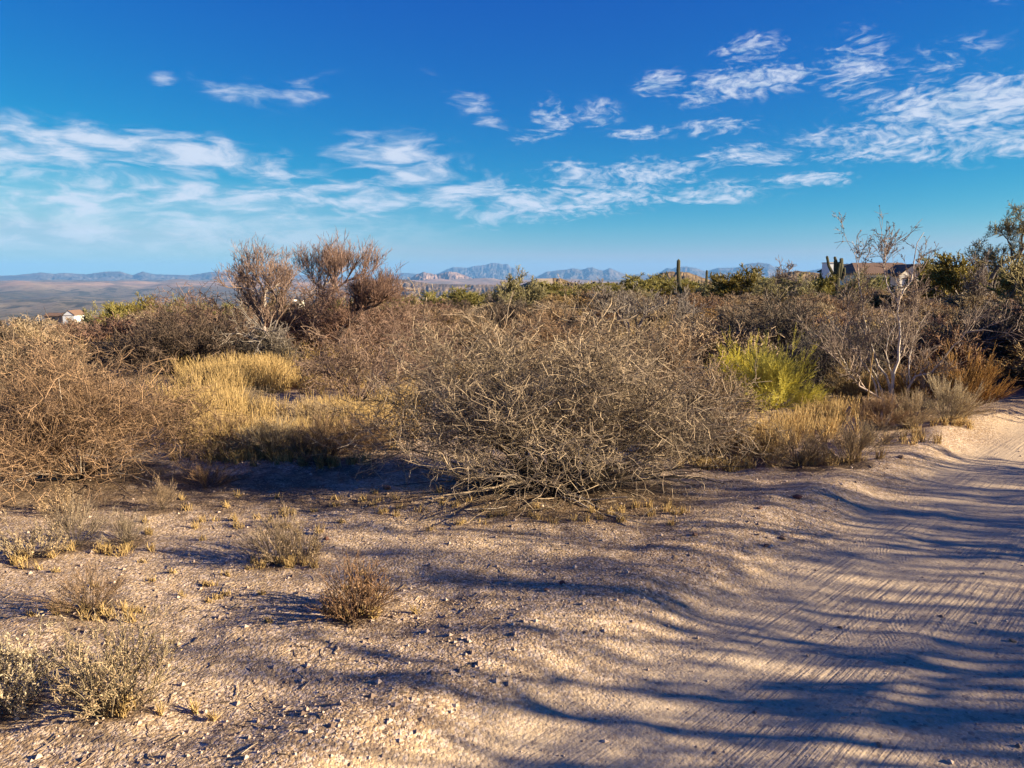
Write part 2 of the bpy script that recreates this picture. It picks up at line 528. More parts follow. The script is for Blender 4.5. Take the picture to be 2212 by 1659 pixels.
def joined(name, meshes):
    """one mesh out of several (for far copies), keeping materials"""
    Vs, Fs, Ts, mats, mi = [], [], [], [], []
    off = 0
    for me in meshes:
        n = len(me.vertices)
        v = np.zeros(n * 3, np.float32)
        me.vertices.foreach_get('co', v)
        Vs.append(v.reshape(-1, 3))
        lv = np.zeros(len(me.loops), np.int32)
        me.loops.foreach_get('vertex_index', lv)
        Fs.append(lv.reshape(-1, 4) + off)
        t = np.zeros(n, np.float32)
        me.attributes['tone'].data.foreach_get('value', t)
        Ts.append(t)
        mt = me.materials[0]
        if mt not in mats:
            mats.append(mt)
        mi.append(np.full(len(lv) // 4, mats.index(mt), np.int32))
        off += n
    r = mesh_np(name, np.concatenate(Vs), np.concatenate(Fs), mats, {'tone': np.concatenate(Ts)})
    r.polygons.foreach_set('material_index', np.concatenate(mi))
    return r


_nom = {}


def nominal(parts):
    key = parts[-1][1].name
    if key not in _nom:
        me = parts[-1][1]
        v = np.zeros(len(me.vertices) * 3, np.float32)
        me.vertices.foreach_get('co', v)
        v = v.reshape(-1, 3)
        _nom[key] = (np.percentile(v[:, 0], 99.4) - np.percentile(v[:, 0], 0.6), np.percentile(v[:, 2], 99.6))
    return _nom[key]


def place(name, parts, px, py, wpx, hpx, label, cat, nom, rz=None, group=None, depth=None, ysq=1.0, tilt=0.0):
    """thing with parts [(part name, mesh)], base seen at (px,py), wpx wide, hpx tall; nom = (width, height) of the meshes"""
    nom = nominal(parts)
    if depth is None:
        x, y, z = hit(px, py)
    else:
        x, y, _ = atd(px, py, depth)
        z = float(terrain(x, y))
    m_per_px = math.hypot(y * math.cos(PITCH), EYE * math.sin(PITCH)) / FPX if False else (y * math.cos(PITCH) + EYE * math.sin(PITCH)) / FPX
    sx, sz = wpx * m_per_px / nom[0], hpx * m_per_px / nom[1]
    rz = random.uniform(0, 6.28) if rz is None else rz
    if len(parts) == 1:
        o = obj(name, parts[0][1])
        o.location = (x, y, z - 0.01)
        o.rotation_euler = (0, tilt, rz)
        o.scale = (sx, sx * ysq, sz)
        return tag(o, label, cat, group)
    t = thing(name, label, cat, (x, y, z - 0.01), rz, (sx, sx * ysq, sz), group)
    t.rotation_euler = (0, tilt, rz)
    for pn, me in parts:
        obj(pn, me, t)
    return t


def limb_tree(polys, depth, mat, r0, ysp=0.25, k=12, twig=None, seed=0):
    """explicit limbs given in picture points at a distance, spread in depth; returns P, R arrays"""
    Ps, Rs = [], []
    for pl, ra, yo in polys:
        pts = np.array([atd(a, b, depth) for a, b in pl])
        pts[:, 1] += np.linspace(yo[0], yo[1], len(pts))
        # resample
        d = np.concatenate([[0], np.cumsum(np.linalg.norm(np.diff(pts, axis=0), axis=1))])
        u = np.linspace(0, d[-1], k)
        q = np.stack([np.interp(u, d, pts[:, i]) for i in range(3)], -1)
        q[1:-1] += rng.normal(size=(k - 2, 3)) * 0.006 * depth / 9
        Ps.append(q)
        Rs.append(np.linspace(ra[0], ra[1], k))
    return np.array(Ps), np.array(Rs)


# ------------------------------------------------------------------ ground
def ground_material():
    m = bpy.data.materials.new('desert_ground')
    m.use_nodes = True
    t = NT(m.node_tree)
    co = t.n('ShaderNodeTexCoord').outputs['Object']
    at = lambda n: t.n('ShaderNodeAttribute', attribute_name=n).outputs['Fac']
    road, litter, far, valley, bluff = at('road'), at('litter'), at('far'), at('valley'), at('bluff')
    big = t.noise(co, 0.9, 5, 0.6)
    mid = t.noise(co, 7, 5, 0.65)
    fine = t.noise(co, 55, 4, 0.7)
    vor = t.n('ShaderNodeTexVoronoi', {'Vector': co, 'Scale': 62.0, 'Randomness': 1.0})
    vcol = t.n('ShaderNodeSeparateColor', {0: vor.outputs['Color']}).outputs[0]
    vor2 = t.n('ShaderNodeTexVoronoi', {'Vector': co, 'Scale': 135.0, 'Randomness': 1.0})
    vcol2 = t.n('ShaderNodeSeparateColor', {0: vor2.outputs['Color']}).outputs[1]
    sand = t.mix(t.mr(big, .3, .7), (0.36, 0.245, 0.14), (0.49, 0.355, 0.215))
    sand = t.mix(t.mr(mid, .35, .7, 0, .55), sand, (0.26, 0.17, 0.10))
    # single grains: grey, pink and pale
    sand = t.mix(t.mr(vcol, .72, .8, 0, .75), sand, (0.60, 0.46, 0.35))
    sand = t.mix(t.mr(vcol, .22, .12, 0, .7), sand, (0.16, 0.11, 0.085))
    sand = t.mix(t.mr(vcol2, .25, .15, 0, .5), sand, (0.17, 0.12, 0.10))
    sand = t.mix(t.mr(vcol2, .8, .9, 0, .5), sand, (0.62, 0.50, 0.40))
    dust = t.mix(t.mr(fine, .3, .7), (0.40, 0.30, 0.20), (0.51, 0.395, 0.27))
    dust = t.mix(t.mr(vcol2, .82, .92, 0, .5), dust, (0.52, 0.42, 0.34))
    dust = t.mix(t.mr(vcol, .12, .05, 0, .6), dust, (0.2, 0.15, 0.12))
    rf = t.m('MULTIPLY', road, t.mr(mid, .25, .5, .55, 1.0))
    col = t.mix(rf, sand, dust)
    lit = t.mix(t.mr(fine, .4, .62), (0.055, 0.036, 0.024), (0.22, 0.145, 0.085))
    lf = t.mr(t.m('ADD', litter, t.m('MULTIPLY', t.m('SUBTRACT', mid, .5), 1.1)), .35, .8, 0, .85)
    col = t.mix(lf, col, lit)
    # scrub flat further out: straw and brown ground cover
    sc1 = t.noise(co, .35, 5, .6)
    straw = t.mix(t.mr(sc1, .38, .62), (0.15, 0.095, 0.055), (0.33, 0.215, 0.105))
    straw = t.mix(t.mr(t.noise(co, 2.2, 4, .7), .45, .6, 0, .7), straw, (0.10, 0.066, 0.045))
    col = t.mix(far, col, straw)
    # the valley: grey brown plain with darker scrub and washes, pink bluffs
    mpv = t.n('ShaderNodeMapping', {0: co, 3: (1, .45, 1)}).outputs[0]
    v1 = t.noise(mpv, .0011, 6, .62, .4)
    v2 = t.noise(mpv, .0075, 9, .72)
    vc = t.mix(t.mr(v1, .35, .65), (0.10, 0.082, 0.058), (0.21, 0.165, 0.115))
    vc = t.mix(t.mr(v2, .50, .56, 0, .9), vc, (0.055, 0.052, 0.038))
    vc = t.mix(t.mr(v2, .40, .33, 0, .7), vc, (0.36, 0.26, 0.18))
    bc = t.mix(t.mr(t.noise(co, .004, 5, .7), .4, .6), (0.38, 0.24, 0.165), (0.22, 0.16, 0.12))
    vc = t.mix(bluff, vc, bc)
    col = t.mix(valley, col, vc)
    # relief
    h = t.m('ADD', t.m('MULTIPLY', t.m('SUBTRACT', 1.0, vor.outputs['Distance']), .8), t.m('MULTIPLY', t.m('SUBTRACT', 1.0, vor2.outputs['Distance']), .35))
    h = t.m('ADD', h, t.m('MULTIPLY', fine, 1.2))
    h = t.m('ADD', h, t.m('MULTIPLY', mid, 3.0))
    amp = t.m('SUBTRACT', 1.0, t.m('MULTIPLY', road, .72))
    h = t.m('MULTIPLY', h, amp)
    # tread ribs on the road, across the ruts
    sx = t.n('ShaderNodeSeparateXYZ', {0: co})
    along = t.m('ADD', t.m('MULTIPLY', sx.outputs[0], .7071), t.m('MULTIPLY', sx.outputs[1], .7071))
    across = t.m('SUBTRACT', t.m('MULTIPLY', sx.outputs[0], .7071), t.m('MULTIPLY', sx.outputs[1], .7071))
    ph = t.m('ADD', t.m('MULTIPLY', along, 150.0), t.m('MULTIPLY', t.m('PINGPONG', t.m('ADD', across, t.m('MULTIPLY', big, .2)), .07), 320.0))
    rib = t.m('MULTIPLY', t.m('SINE', ph), t.m('MULTIPLY', road, t.mr(t.noise(co, .7, 3, .6), .52, .66, .0, .09)))
    rv = t.n('ShaderNodeCombineXYZ', {0: t.m('MULTIPLY', across, 34.0), 1: t.m('MULTIPLY', along, 1.1), 2: 0.0}).outputs[0]
    lines = t.m('MULTIPLY', t.m('MULTIPLY', t.m('SUBTRACT', t.noise(rv, 1.0, 3, .6), .5), 9.0), t.m('MULTIPLY', road, t.mr(t.noise(co, 1.3, 3, .6), .40, .62, .05, .24)))
    h = t.m('ADD', h, t.m('ADD', rib, lines))
    h = t.m('MULTIPLY', h, t.m('SUBTRACT', 1.0, valley))
    bmp = t.n('ShaderNodeBump', {'Strength': 0.9, 'Distance': 0.0075, 'Height': h})
    p = t.n('ShaderNodeBsdfPrincipled', {'Base Color': col, 'Roughness': .95, 'Specular IOR Level': .1, 'Normal': bmp.outputs[0]})
    t.n('ShaderNodeOutputMaterial', {0: p.outputs[0]})
    return m


BUSH_SPOTS = []     # (x, y, radius) litter under plants, filled before the ground is built


def build_ground():
    a = np.concatenate([np.arange(-180, -52, 4.0), np.arange(-52, 52.01, 0.3), np.arange(56, 180, 4.0)])
    r = [0.4]
    while r[-1] < 14:
        r.append(r[-1] * 1.0092)
    while r[-1] < 26500:
        r.append(r[-1] * 1.026)
    r = np.array(r)
    A, RR = np.meshgrid(np.radians(a), r)
    X, Y = RR * np.sin(A), RR * np.cos(A)
    Z = terrain(X, Y)
    nr, na = X.shape
    V = np.stack([X, Y, Z], -1).reshape(-1, 3)
    i = np.arange(nr - 1)[:, None] * na
    j = np.arange(na)[None]
    j2 = (j + 1) % na
    F = np.stack([i + j, i + j2, i + j2 + na, i + j + na], -1).reshape(-1, 4)
    c = len(V)
    V = np.concatenate([V, [[0, 0, float(terrain(0, 0))]]])
    T = np.stack([np.full(na, c), np.roll(np.arange(na), -1), np.arange(na)], -1)
    x, y = V[:, 0], V[:, 1]
    s = road_s(x, y)
    rr = np.hypot(x, y)
    road = sstep(0.0, .5, s + .12 * vnoise(x * 2, y * 2, 9)) * sstep(3.6, 3.1, s) * sstep(40, 20, rr)
    mid = np.exp(-((s - 1.85) / .3) ** 2)
    road = road * (1 - .75 * mid)
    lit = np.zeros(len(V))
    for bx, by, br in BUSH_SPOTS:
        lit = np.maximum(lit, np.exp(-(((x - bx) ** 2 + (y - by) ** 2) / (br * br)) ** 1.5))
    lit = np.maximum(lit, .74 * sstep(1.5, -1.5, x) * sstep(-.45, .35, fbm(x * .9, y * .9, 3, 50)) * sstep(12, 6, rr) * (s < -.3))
    far = sstep(9, 17, rr + 2 * vnoise(x * .6, y * .6, 15)) * (1 - road)
    valley = sstep(350, 900, rr)
    bluff = .85 * sstep(7300, 8200, rr + 500 * vnoise(np.degrees(np.arctan2(x, y)) / 3.0, rr * 0, 21)) * sstep(10500, 9300, rr)
    me = mesh_np('ground', V, [F, T], (ground_material(),), dict(road=road, litter=lit, far=far, valley=valley, bluff=bluff))
    o = obj('ground', me)
    tag(o, 'sandy gravel desert ground with a dirt road, scrub flat and valley', kind='structure')


def rock_mat(name, a, b, sc=0.002, st=1.0, dist=60):
    m = bpy.data.materials.new(name)
    m.use_nodes = True
    t = NT(m.node_tree)
    co = t.n('ShaderNodeTexCoord').outputs['Object']
    n1 = t.noise(co, sc, 7, .65)
    mp = t.n('ShaderNodeMapping', {0: co, 3: (.35, .35, 3.0)}).outputs[0]
    n2 = t.noise(mp, sc * 3, 6, .6)
    col = t.mix(t.mr(n1, .38, .62), a, b)
    col = t.mix(t.mr(n2, .5, .66, 0, .6), col, tuple(c * .5 for c in a))
    b_ = t.n('ShaderNodeBump', {'Strength': st, 'Distance': dist, 'Height': t.m('ADD', n1, n2)})
    p = t.n('ShaderNodeBsdfPrincipled', {'Base Color': col, 'Roughness': .95, 'Specular IOR Level': .05, 'Normal': b_.outputs[0]})
    t.n('ShaderNodeOutputMaterial', {0: p.outputs[0]})
    return m


def build_range(name, label, prof, r0, r1, mat, base_z, rough=.5, ncol=700, nrow=46, crest=.55, seed=1, gul=9.0, wav=3.0):
    """a mountain ridge as a real height field; prof = skyline points (picture x, y) seen from the camera"""
    px = np.array([p[0] for p in prof], float)
    py = np.array([p[1] for p in prof], float)
    u = np.linspace(px[0], px[-1], ncol)
    yy = np.interp(u, px, py)
    edge = np.minimum(1, np.minimum(u - u[0], u[-1] - u) / (0.03 * (u[-1] - u[0])))
    # direction per column
    sx = (u - CX) / FPX
    sz = -(yy - CY) / FPX
    c, s_ = math.cos(PITCH), math.sin(PITCH)
    fy = c + sz * s_
    fz = -s_ + sz * c
    az = np.arctan2(sx, fy)
    tan_el = fz / np.hypot(sx, fy)
    t = np.linspace(0, 1, nrow)
    rc = r0 + (r1 - r0) * crest
    Hc = EYE + tan_el * rc - base_z
    deg = np.degrees(az)
    A, T = np.meshgrid(az, t)
    Dg = np.degrees(A)
    RR = r0 + (r1 - r0) * T
    front = np.clip(T / crest, 0, 1)
    back = np.clip((1 - T) / (1 - crest), 0, 1)
    sh = np.minimum(front, back)
    shp = sh ** 1.15
    wx = fbm(Dg * .9, T * 2.2, 3, seed + 3)
    gx = Dg * gul / 16 + .9 * wx
    rid = 1 - 2 * np.abs(fbm(gx * 3.0, T * wav * 1.6 + 1.5 * wx + Dg * .35, 5, seed, .55))
    H = Hc[None] * shp
    # the crest keeps its outline, the slopes get spurs and ravines
    k = np.clip((1 - sh) * 2.2, 0, 1) * np.clip(sh * 4, 0, 1)
    H = H * (1 - rough * k * (.75 - rid * .75))
    # small teeth on the crest
    H = H + Hc.clip(min=0)[None] * .035 * fbm(Dg * 9, T * 12, 3, seed + 8) * np.clip(sh * 3, 0, 1)
    H = H * edge[None]
    X, Y = RR * np.sin(A), RR * np.cos(A)
    Z = base_z + H - 8 * (sh < .01)
    V = np.stack([X, Y, Z], -1).reshape(-1, 3)
    i = np.arange(nrow - 1)[:, None] * ncol
    j = np.arange(ncol - 1)[None]
    F = np.stack([i + j, i + j + 1, i + j + 1 + ncol, i + j + ncol], -1).reshape(-1, 4)
    o = obj(name, mesh_np(name, V, F, (mat,)))
    return tag(o, label, kind='structure')


def build_setting():
    build_ground()
    blue = rock_mat('far_rock', (0.06, 0.06, 0.062), (0.16, 0.13, 0.11), .0012, .8, 120)
    brown = rock_mat('near_rock', (0.16, 0.105, 0.07), (0.28, 0.19, 0.12), .004, .8, 40)
    hillm = rock_mat('hill_scrub', (0.13, 0.09, 0.05), (0.24, 0.165, 0.09), .03, 1.0, 4)
    build_range('mountain_range', 'long low hazy range above the valley on the left',
                [(-900, 604), (-600, 585), (-400, 592), (-200, 594), (-60, 598), (0, 595), (33, 594), (90, 588), (113, 591), (140, 589), (187, 592),
                 (227, 586), (260, 586), (287, 594), (307, 586), (333, 592), (367, 593), (410, 594), (457, 587), (493, 585), (520, 591), (560, 592),
                 (633, 592), (653, 594), (700, 598), (760, 599), (820, 602), (900, 608)], 15000, 21000, blue, -120, seed=3)
    build_range('mountain', 'broad flat topped blue mountain on the skyline',
                [(800, 606), (837, 596), (870, 589), (904, 591), (925, 596), (950, 589), (965, 581), (980, 576), (1000, 577), (1010, 578), (1024, 574), (1037, 573), (1050, 571),
                 (1062, 567), (1075, 567), (1085, 570), (1097, 569), (1104, 577), (1124, 582), (1150, 594), (1180, 606)], 17000, 23000, blue, -120, seed=14, ncol=400)
    build_range('mountain_range', 'jagged blue range between the two saguaros and the hill',
                [(1120, 604), (1164, 589), (1185, 586), (1204, 583), (1222, 582), (1237, 579), (1257, 582), (1270, 578), (1280, 577), (1290, 581), (1304, 584), (1317, 578), (1330, 584), (1354, 594), (1380, 592), (1404, 595),
                 (1425, 588), (1440, 579), (1452, 580), (1464, 576), (1485, 575), (1508, 580), (1525, 586), (1552, 578), (1592, 577), (1618, 568), (1642, 566), (1662, 569), (1675, 578),
                 (1708, 586), (1742, 586), (1775, 579), (1808, 575), (1830, 567), (1845, 574), (1870, 570), (1892, 566), (1908, 563), (1925, 567), (1975, 572), (2212, 574), (2500, 580), (2900, 590), (3100, 604)],
                15000, 20000, blue, -120, seed=25, ncol=900)
    build_range('foothill', 'pinkish brown craggy foothill in front of the flat topped mountain',
                [(850, 618), (884, 602), (900, 592), (914, 587), (930, 590), (944, 593), (957, 589), (970, 586), (987, 588), (1004, 594), (1024, 602), (1060, 612), (1100, 620)],
                9500, 12000, rock_mat('foothill_rock', (0.20, 0.125, 0.09), (0.33, 0.22, 0.16), .002, 1, 60), -135, seed=31, ncol=260)
    build_range('foothill', 'low brown scrubby ridge beyond the green trees',
                [(700, 632), (760, 618), (815, 604), (840, 600), (880, 604), (930, 612), (1000, 614), (1080, 614), (1150, 620), (1230, 630)], 3800, 5200,
                rock_mat('ridge_scrub', (0.12, 0.085, 0.06), (0.22, 0.155, 0.105), .006, 1, 25), -135, seed=36, ncol=260)
    build_range('hill', 'brown hill with a pale graded pad near its top',
                [(1090, 640), (1124, 616), (1150, 605), (1164, 602), (1200, 600), (1212, 601), (1224, 606), (1257, 616), (1300, 626), (1340, 640)], 520, 800, hillm, -14, seed=41, ncol=160, rough=.25)
    build_range('hill', 'rounded brown desert hill behind the tall saguaro',
                [(1330, 636), (1375, 613), (1406, 599), (1430, 588), (1450, 586), (1465, 586), (1489, 588), (1512, 597), (1531, 604), (1580, 622), (1640, 640)], 850, 1300, hillm, -22, seed=44, ncol=200, rough=.3)
    build_range('hill', 'dark low hill on the skyline left of the candelabra saguaro',
                [(1640, 612), (1690, 590), (1720, 584), (1760, 588), (1790, 596), (1840, 612)], 900, 1200, hillm, -12, seed=49, ncol=120, rough=.3)


def stones():
    n = 15000
    r = 2.0 * (11 / 2.0) ** rng.uniform(0, 1, n)
    a = np.radians(rng.uniform(-42, 42, n))
    x, y = r * np.sin(a), r * np.cos(a)
    s = road_s(x, y)
    on = (s > .1) & (s < 3.3) & (np.abs(s - 1.85) > .3)
    keep = ~on | (rng.uniform(size=n) < .12)
    x, y = x[keep], y[keep]
    n = len(x)
    sz = .0029 * np.exp(rng.exponential(.42, n)).clip(max=5)
    z = terrain(x, y)
    octa = np.array([(1, 0, 0), (0, 1, 0), (-1, 0, 0), (0, -1, 0), (0, 0, .7), (0, 0, -.6)])
    V = octa[None] * sz[:, None, None] * rng.uniform(.6, 1.4, (n, 6, 1)) + np.stack([x, y, z + sz * .25], -1)[:, None]
    f = np.array([(0, 1, 4), (1, 2, 4), (2, 3, 4), (3, 0, 4), (1, 0, 5), (2, 1, 5), (3, 2, 5), (0, 3, 5)])
    F = (f[None] + (np.arange(n) * 6)[:, None, None]).reshape(-1, 3)
    m = plant_mat('gravel_stone', (0.16, 0.11, 0.085), (0.62, 0.48, 0.37), 0.0)
    o = obj('gravel', mesh_np('gravel', V.reshape(-1, 3), F, (m,), {'tone': np.repeat(rng.uniform(0, 1, n), 6)}, smooth=False))
    tag(o, 'loose pinkish gravel scattered over the sandy ground', kind='stuff')
    # a few bigger stones one can pick out
    sp = [(1722, 1090, 20, 'flat dark stone on the berm beside the road'), (1640, 1112, 14, 'small dark stone above the road edge below the low twiggy bushes'),
          (1690, 1160, 18, 'dark clod on the orange slope left of the wheel ruts'), (1655, 1180, 14, 'dark clod lying just below the orange slope'),
          (1500, 1172, 16, 'small reddish stone at the end of the thin branch shadow'), (1945, 1000, 16, 'dark stone on the upper berm near the road bend'),
          (1215, 1280, 18, 'reddish stone between two mounds in the striped shade'), (705, 1167, 16, 'small orange brown stone near the pair of twiggy shrubs'),
          (835, 1055, 22, 'flat orange stone in the shadow left of the big thorn bush'), (2190, 1360, 16, 'dark stone by the far side wheel rut'),
          (1815, 1332, 12, 'dark pebble on the road in the middle of the shade'), (1180, 1290, 12, 'dark pebble beside the wheel rut in the shade')]
    mm = plant_mat('field_stone', (0.17, 0.095, 0.06), (0.34, 0.21, 0.14), 0.3)
    for px, py, w, lab in sp:
        x, y, z = hit(px, py)
        mp_ = y / FPX
        import bmesh
        bm = bmesh.new()
        bmesh.ops.create_icosphere(bm, subdivisions=2, radius=1)
        for v in bm.verts:
            v.co *= 1 + random.uniform(-.22, .22)
        me = bpy.data.meshes.new('stone')
        bm.to_mesh(me)
        bm.free()
        me.materials.append(mm)
        o = obj('stone', me, loc=(x, y, z + w * mp_ * .12))
        o.scale = (w * mp_ * .5, w * mp_ * .35, w * mp_ * .26)
        o.rotation_euler = (random.uniform(-.2, .2), random.uniform(-.2, .2), random.uniform(0, 3))
        tag(o, lab, 'stone')


# ------------------------------------------------------------------ plants near the camera
def bparts(br, crown):
    return [('branch', b) for b in br] + [('crown', crown)]


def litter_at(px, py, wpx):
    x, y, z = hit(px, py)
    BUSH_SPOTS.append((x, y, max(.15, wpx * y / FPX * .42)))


def near_plants():
    # the large tangled thorn bush in the middle
    br, cr = thorn_bush(1.72, 1.22, 105, 13, 6, 8, r0=.0105, tw=.0023, mat=M_THORN, bark=M_STEM, nbr=45, name='thorn_bush', el0=3, jit=.21, hollow=.42)
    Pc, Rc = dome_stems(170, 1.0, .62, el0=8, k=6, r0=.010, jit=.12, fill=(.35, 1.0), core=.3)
    br.append(tube_mesh('thorn_shade_core', [(Pc, Rc, (0, .6))], M_DBARK, 3))  # dark stems added to blacken the shaded hollow at the base
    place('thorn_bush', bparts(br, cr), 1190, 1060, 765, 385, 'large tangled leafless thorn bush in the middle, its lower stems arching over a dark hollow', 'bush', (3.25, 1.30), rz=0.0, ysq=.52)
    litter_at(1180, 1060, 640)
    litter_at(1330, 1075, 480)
    # big bush at the left edge
    br, cr = thorn_bush(1.8, 1.25, 85, 11, 6, 6, r0=.011, tw=.0024, mat=M_THORN, bark=M_STEM, nbr=36, hollow=.3, name='thorn_bush', el0=4, jit=.16)
    place('thorn_bush', bparts(br, cr), 175, 1030, 540, 305, 'huge twiggy thorn bush at the left edge with stems sweeping down to the ground', 'bush', (3.4, 1.32), rz=0.1, ysq=.75)
    litter_at(180, 1030, 480)
    # medium tangled bushes, full detail prototypes
    A = thorn_bush(1.2, 1.0, 46, 8, 6, 5, r0=.010, tw=.0034, mat=M_THORN, bark=M_BARK, nbr=10)
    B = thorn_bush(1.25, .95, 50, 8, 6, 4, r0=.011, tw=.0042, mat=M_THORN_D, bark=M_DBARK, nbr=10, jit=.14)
    D = thorn_bush(1.2, 1.05, 30, 7, 5, 3, r0=.010, tw=.0034, mat=M_RED, bark=M_DBARK, nbr=10, el0=20)
    NA = (2.3, 1.05)
    pl = lambda p, *a, **k: place('thorn_bush', bparts(*p), *a, nom=NA, **k)
    pl(A, 1515, 985, 290, 200, label='grey brown thorn bush tucked against the right side of the big central bush', cat='bush')
    litter_at(1560, 985, 330)
    pl(A, 1420, 905, 330, 215, label='pale topped thorn bush rising behind the big central bush, below the bare grey snag', cat='bush')
    pl(A, 60, 925, 380, 205, label='pale twiggy bush behind the huge bush at the left edge', cat='bush')
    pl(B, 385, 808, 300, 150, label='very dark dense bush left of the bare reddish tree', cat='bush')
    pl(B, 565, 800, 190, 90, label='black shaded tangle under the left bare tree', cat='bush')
    pl(D, 775, 868, 300, 170, label='reddish brown thicket of twigs above the straw coloured grass', cat='bush')
    pl(D, 880, 820, 280, 150, label='reddish brown bush behind the thicket, left of the big central bush', cat='bush')
    pl(D, 640, 760, 230, 110, label='rust tinted low bush between the two bare trees', cat='bush')
    pl(A, 1190, 800, 380, 120, label='pale brown bush whose top shows just above the left shoulder of the central bush', cat='bush')
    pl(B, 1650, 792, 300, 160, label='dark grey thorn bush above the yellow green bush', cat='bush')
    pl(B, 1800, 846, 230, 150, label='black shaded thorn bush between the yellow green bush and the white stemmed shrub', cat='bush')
    pl(B, 1770, 838, 190, 120, label='dense dark bush deep in shade just right of the yellow green bush', cat='bush')  # the deep shade here is put into the dark twig colour
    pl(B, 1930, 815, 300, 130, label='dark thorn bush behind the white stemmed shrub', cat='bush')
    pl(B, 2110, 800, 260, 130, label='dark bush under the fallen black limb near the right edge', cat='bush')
    for i, (px, D_, w, h, lab) in enumerate(((520, 14.5, 300, 165, 'wispy reddish brush massed round the foot of the left bare tree'),
                                             (640, 16.0, 300, 150, 'wispy reddish brush filling the gap between the two bare trees'),
                                             (760, 15.5, 300, 160, 'wispy brown brush under the leaning black limb'),
                                             (865, 16.5, 280, 140, 'wispy reddish brush at the right foot of the leaning mesquite'),
                                             (420, 17.0, 280, 130, 'wispy brown brush left of the left bare tree, under the green trees'))):
        place('thorn_bush', bparts(*D), px, 700, w, h, lab, 'bush', NA, depth=D_)
    pl(A, 545, 893, 130, 52, label='small grey mounded bush in the middle of the straw coloured grass', cat='bush')
    pl(A, 1600, 760, 360, 95, label='wide low brown bush in the field behind the dark grey thorn bush', cat='bush')
    # yellow green broom bush: three clumps growing as one plant
    lime = broom_bush(1.0, .95, 85, 9, 7, .005, .0024, M_LIME, 'broom_bush', spread=.55, up=.12, el0=4, jit=.08, L1=(.16, .34), L2=(.08, .2))
    place('broom_bush', [('crown', lime)], 1672, 885, 175, 150, 'bright yellow green broom bush glowing right of the central thorn bush', 'bush', (1.9, 1.0))
    place('broom_bush', [('crown', lime)], 1600, 862, 150, 128, 'smaller yellow green broom bush adjoining the bright one on its left', 'bush', (1.9, 1.0))
    # amber shrubs by the road
    amb = broom_bush(1.0, 1.05, 55, 9, 6, .006, .0030, M_AMBER, 'amber_bush', spread=.35, up=.35, el0=25, leaf=2500, leafsize=.022)
    amb2 = broom_bush(1.0, 1.05, 55, 9, 6, .006, .0028, M_SEED, 'seedy_bush', spread=.45, up=.3, el0=15, leaf=3500, leafsize=.02)
    pa = lambda m, *a, **k: place('amber_bush', [('crown', m)], *a, nom=(2.0, 1.05), cat='bush', **k)
    pa(amb, 1985, 886, 150, 100, label='orange tinted bushy shrub right of the white stemmed shrub')
    pa(amb, 2075, 893, 175, 138, label='golden orange shrub at the bend, last before the dark road shade')
    pa(amb, 1850, 872, 130, 90, label='amber shrub growing under the left stems of the white stemmed shrub')
    pa(amb, 1925, 872, 120, 80, label='amber shrub at the foot of the white stemmed shrub')
    pa(amb2, 2045, 918, 150, 100, label='grey tan seedy shrub in front of the orange shrubs at the road edge')
    pa(amb2, 1905, 925, 130, 80, label='brown seedy shrub on the berm in front of the white stemmed shrub')
    pa(amb2, 1965, 925, 110, 85, label='dry brown shrub on the berm, right of the fallen pale branch')
    for a, b, w in ((1990, 905, 170), (2085, 900, 135), (1905, 925, 130), (1965, 925, 110), (2045, 915, 150)):
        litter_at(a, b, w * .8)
    # twiggy low shrubs on the berm and on the gravel
    fan = broom_bush(1.0, 1.0, 34, 7, 5, .0060, .0026, M_BROWN, 'twig_shrub', spread=.35, up=.2, el0=18, jit=.07, leaf=500, leafsize=.022)
    fan2 = broom_bush(1.0, 1.1, 34, 6, 5, .0060, .0028, M_THORN, 'twig_shrub', spread=.40, up=.2, el0=30, jit=.09, leaf=900, leafsize=.03)
    lf = broom_bush(1.0, 1.0, 30, 6, 4, .0060, .003, M_SEED, 'leafy_shrub', spread=.45, up=.2, el0=25, jit=.10)
    pf = lambda m, *a, **k: place('twig_shrub', [('crown', m)], *a, nom=(1.9, 1.0), cat='shrub', **k)
    pf(fan, 1728, 1012, 165, 92, label='fan shaped brown twig shrub on the berm, left one of the pair beside the road')
    pf(fan, 1835, 1008, 165, 95, label='fan shaped brown twig shrub on the berm, right one of the pair beside the road')
    pf(fan, 1878, 968, 100, 62, label='small rust brown twig shrub on the berm above the fan shaped pair')
    pf(fan, 1650, 985, 110, 70, label='small brown twig shrub between the thorn bush and the fan shaped pair')
    pf(fan2, 600, 1218, 170, 125, label='grey brown twig shrub on the gravel in the centre left, left half of a pair')
    pf(fan2, 197, 1325, 170, 112, label='dark stemmed twig shrub standing on striped gravel at the left')
    pf(fan2, 163, 1188, 130, 122, label='tall thin twig shrub between the leafy clump and the huge left bush')
    pf(fan2, 272, 1176, 110, 82, label='small low twig shrub right of the tall thin one')
    pf(fan, 450, 1052, 120, 62, label='low dark twig shrub at the edge of the long bush shadow')
    pf(fan, 705, 1004, 110, 62, label='small greyish twig tuft on pale gravel below the straw grass')
    pf(fan2, 352, 1103, 75, 78, label='upright vase shaped dry shrub in front of the huge left bush')
    LMAT = lambda base, n, s: None
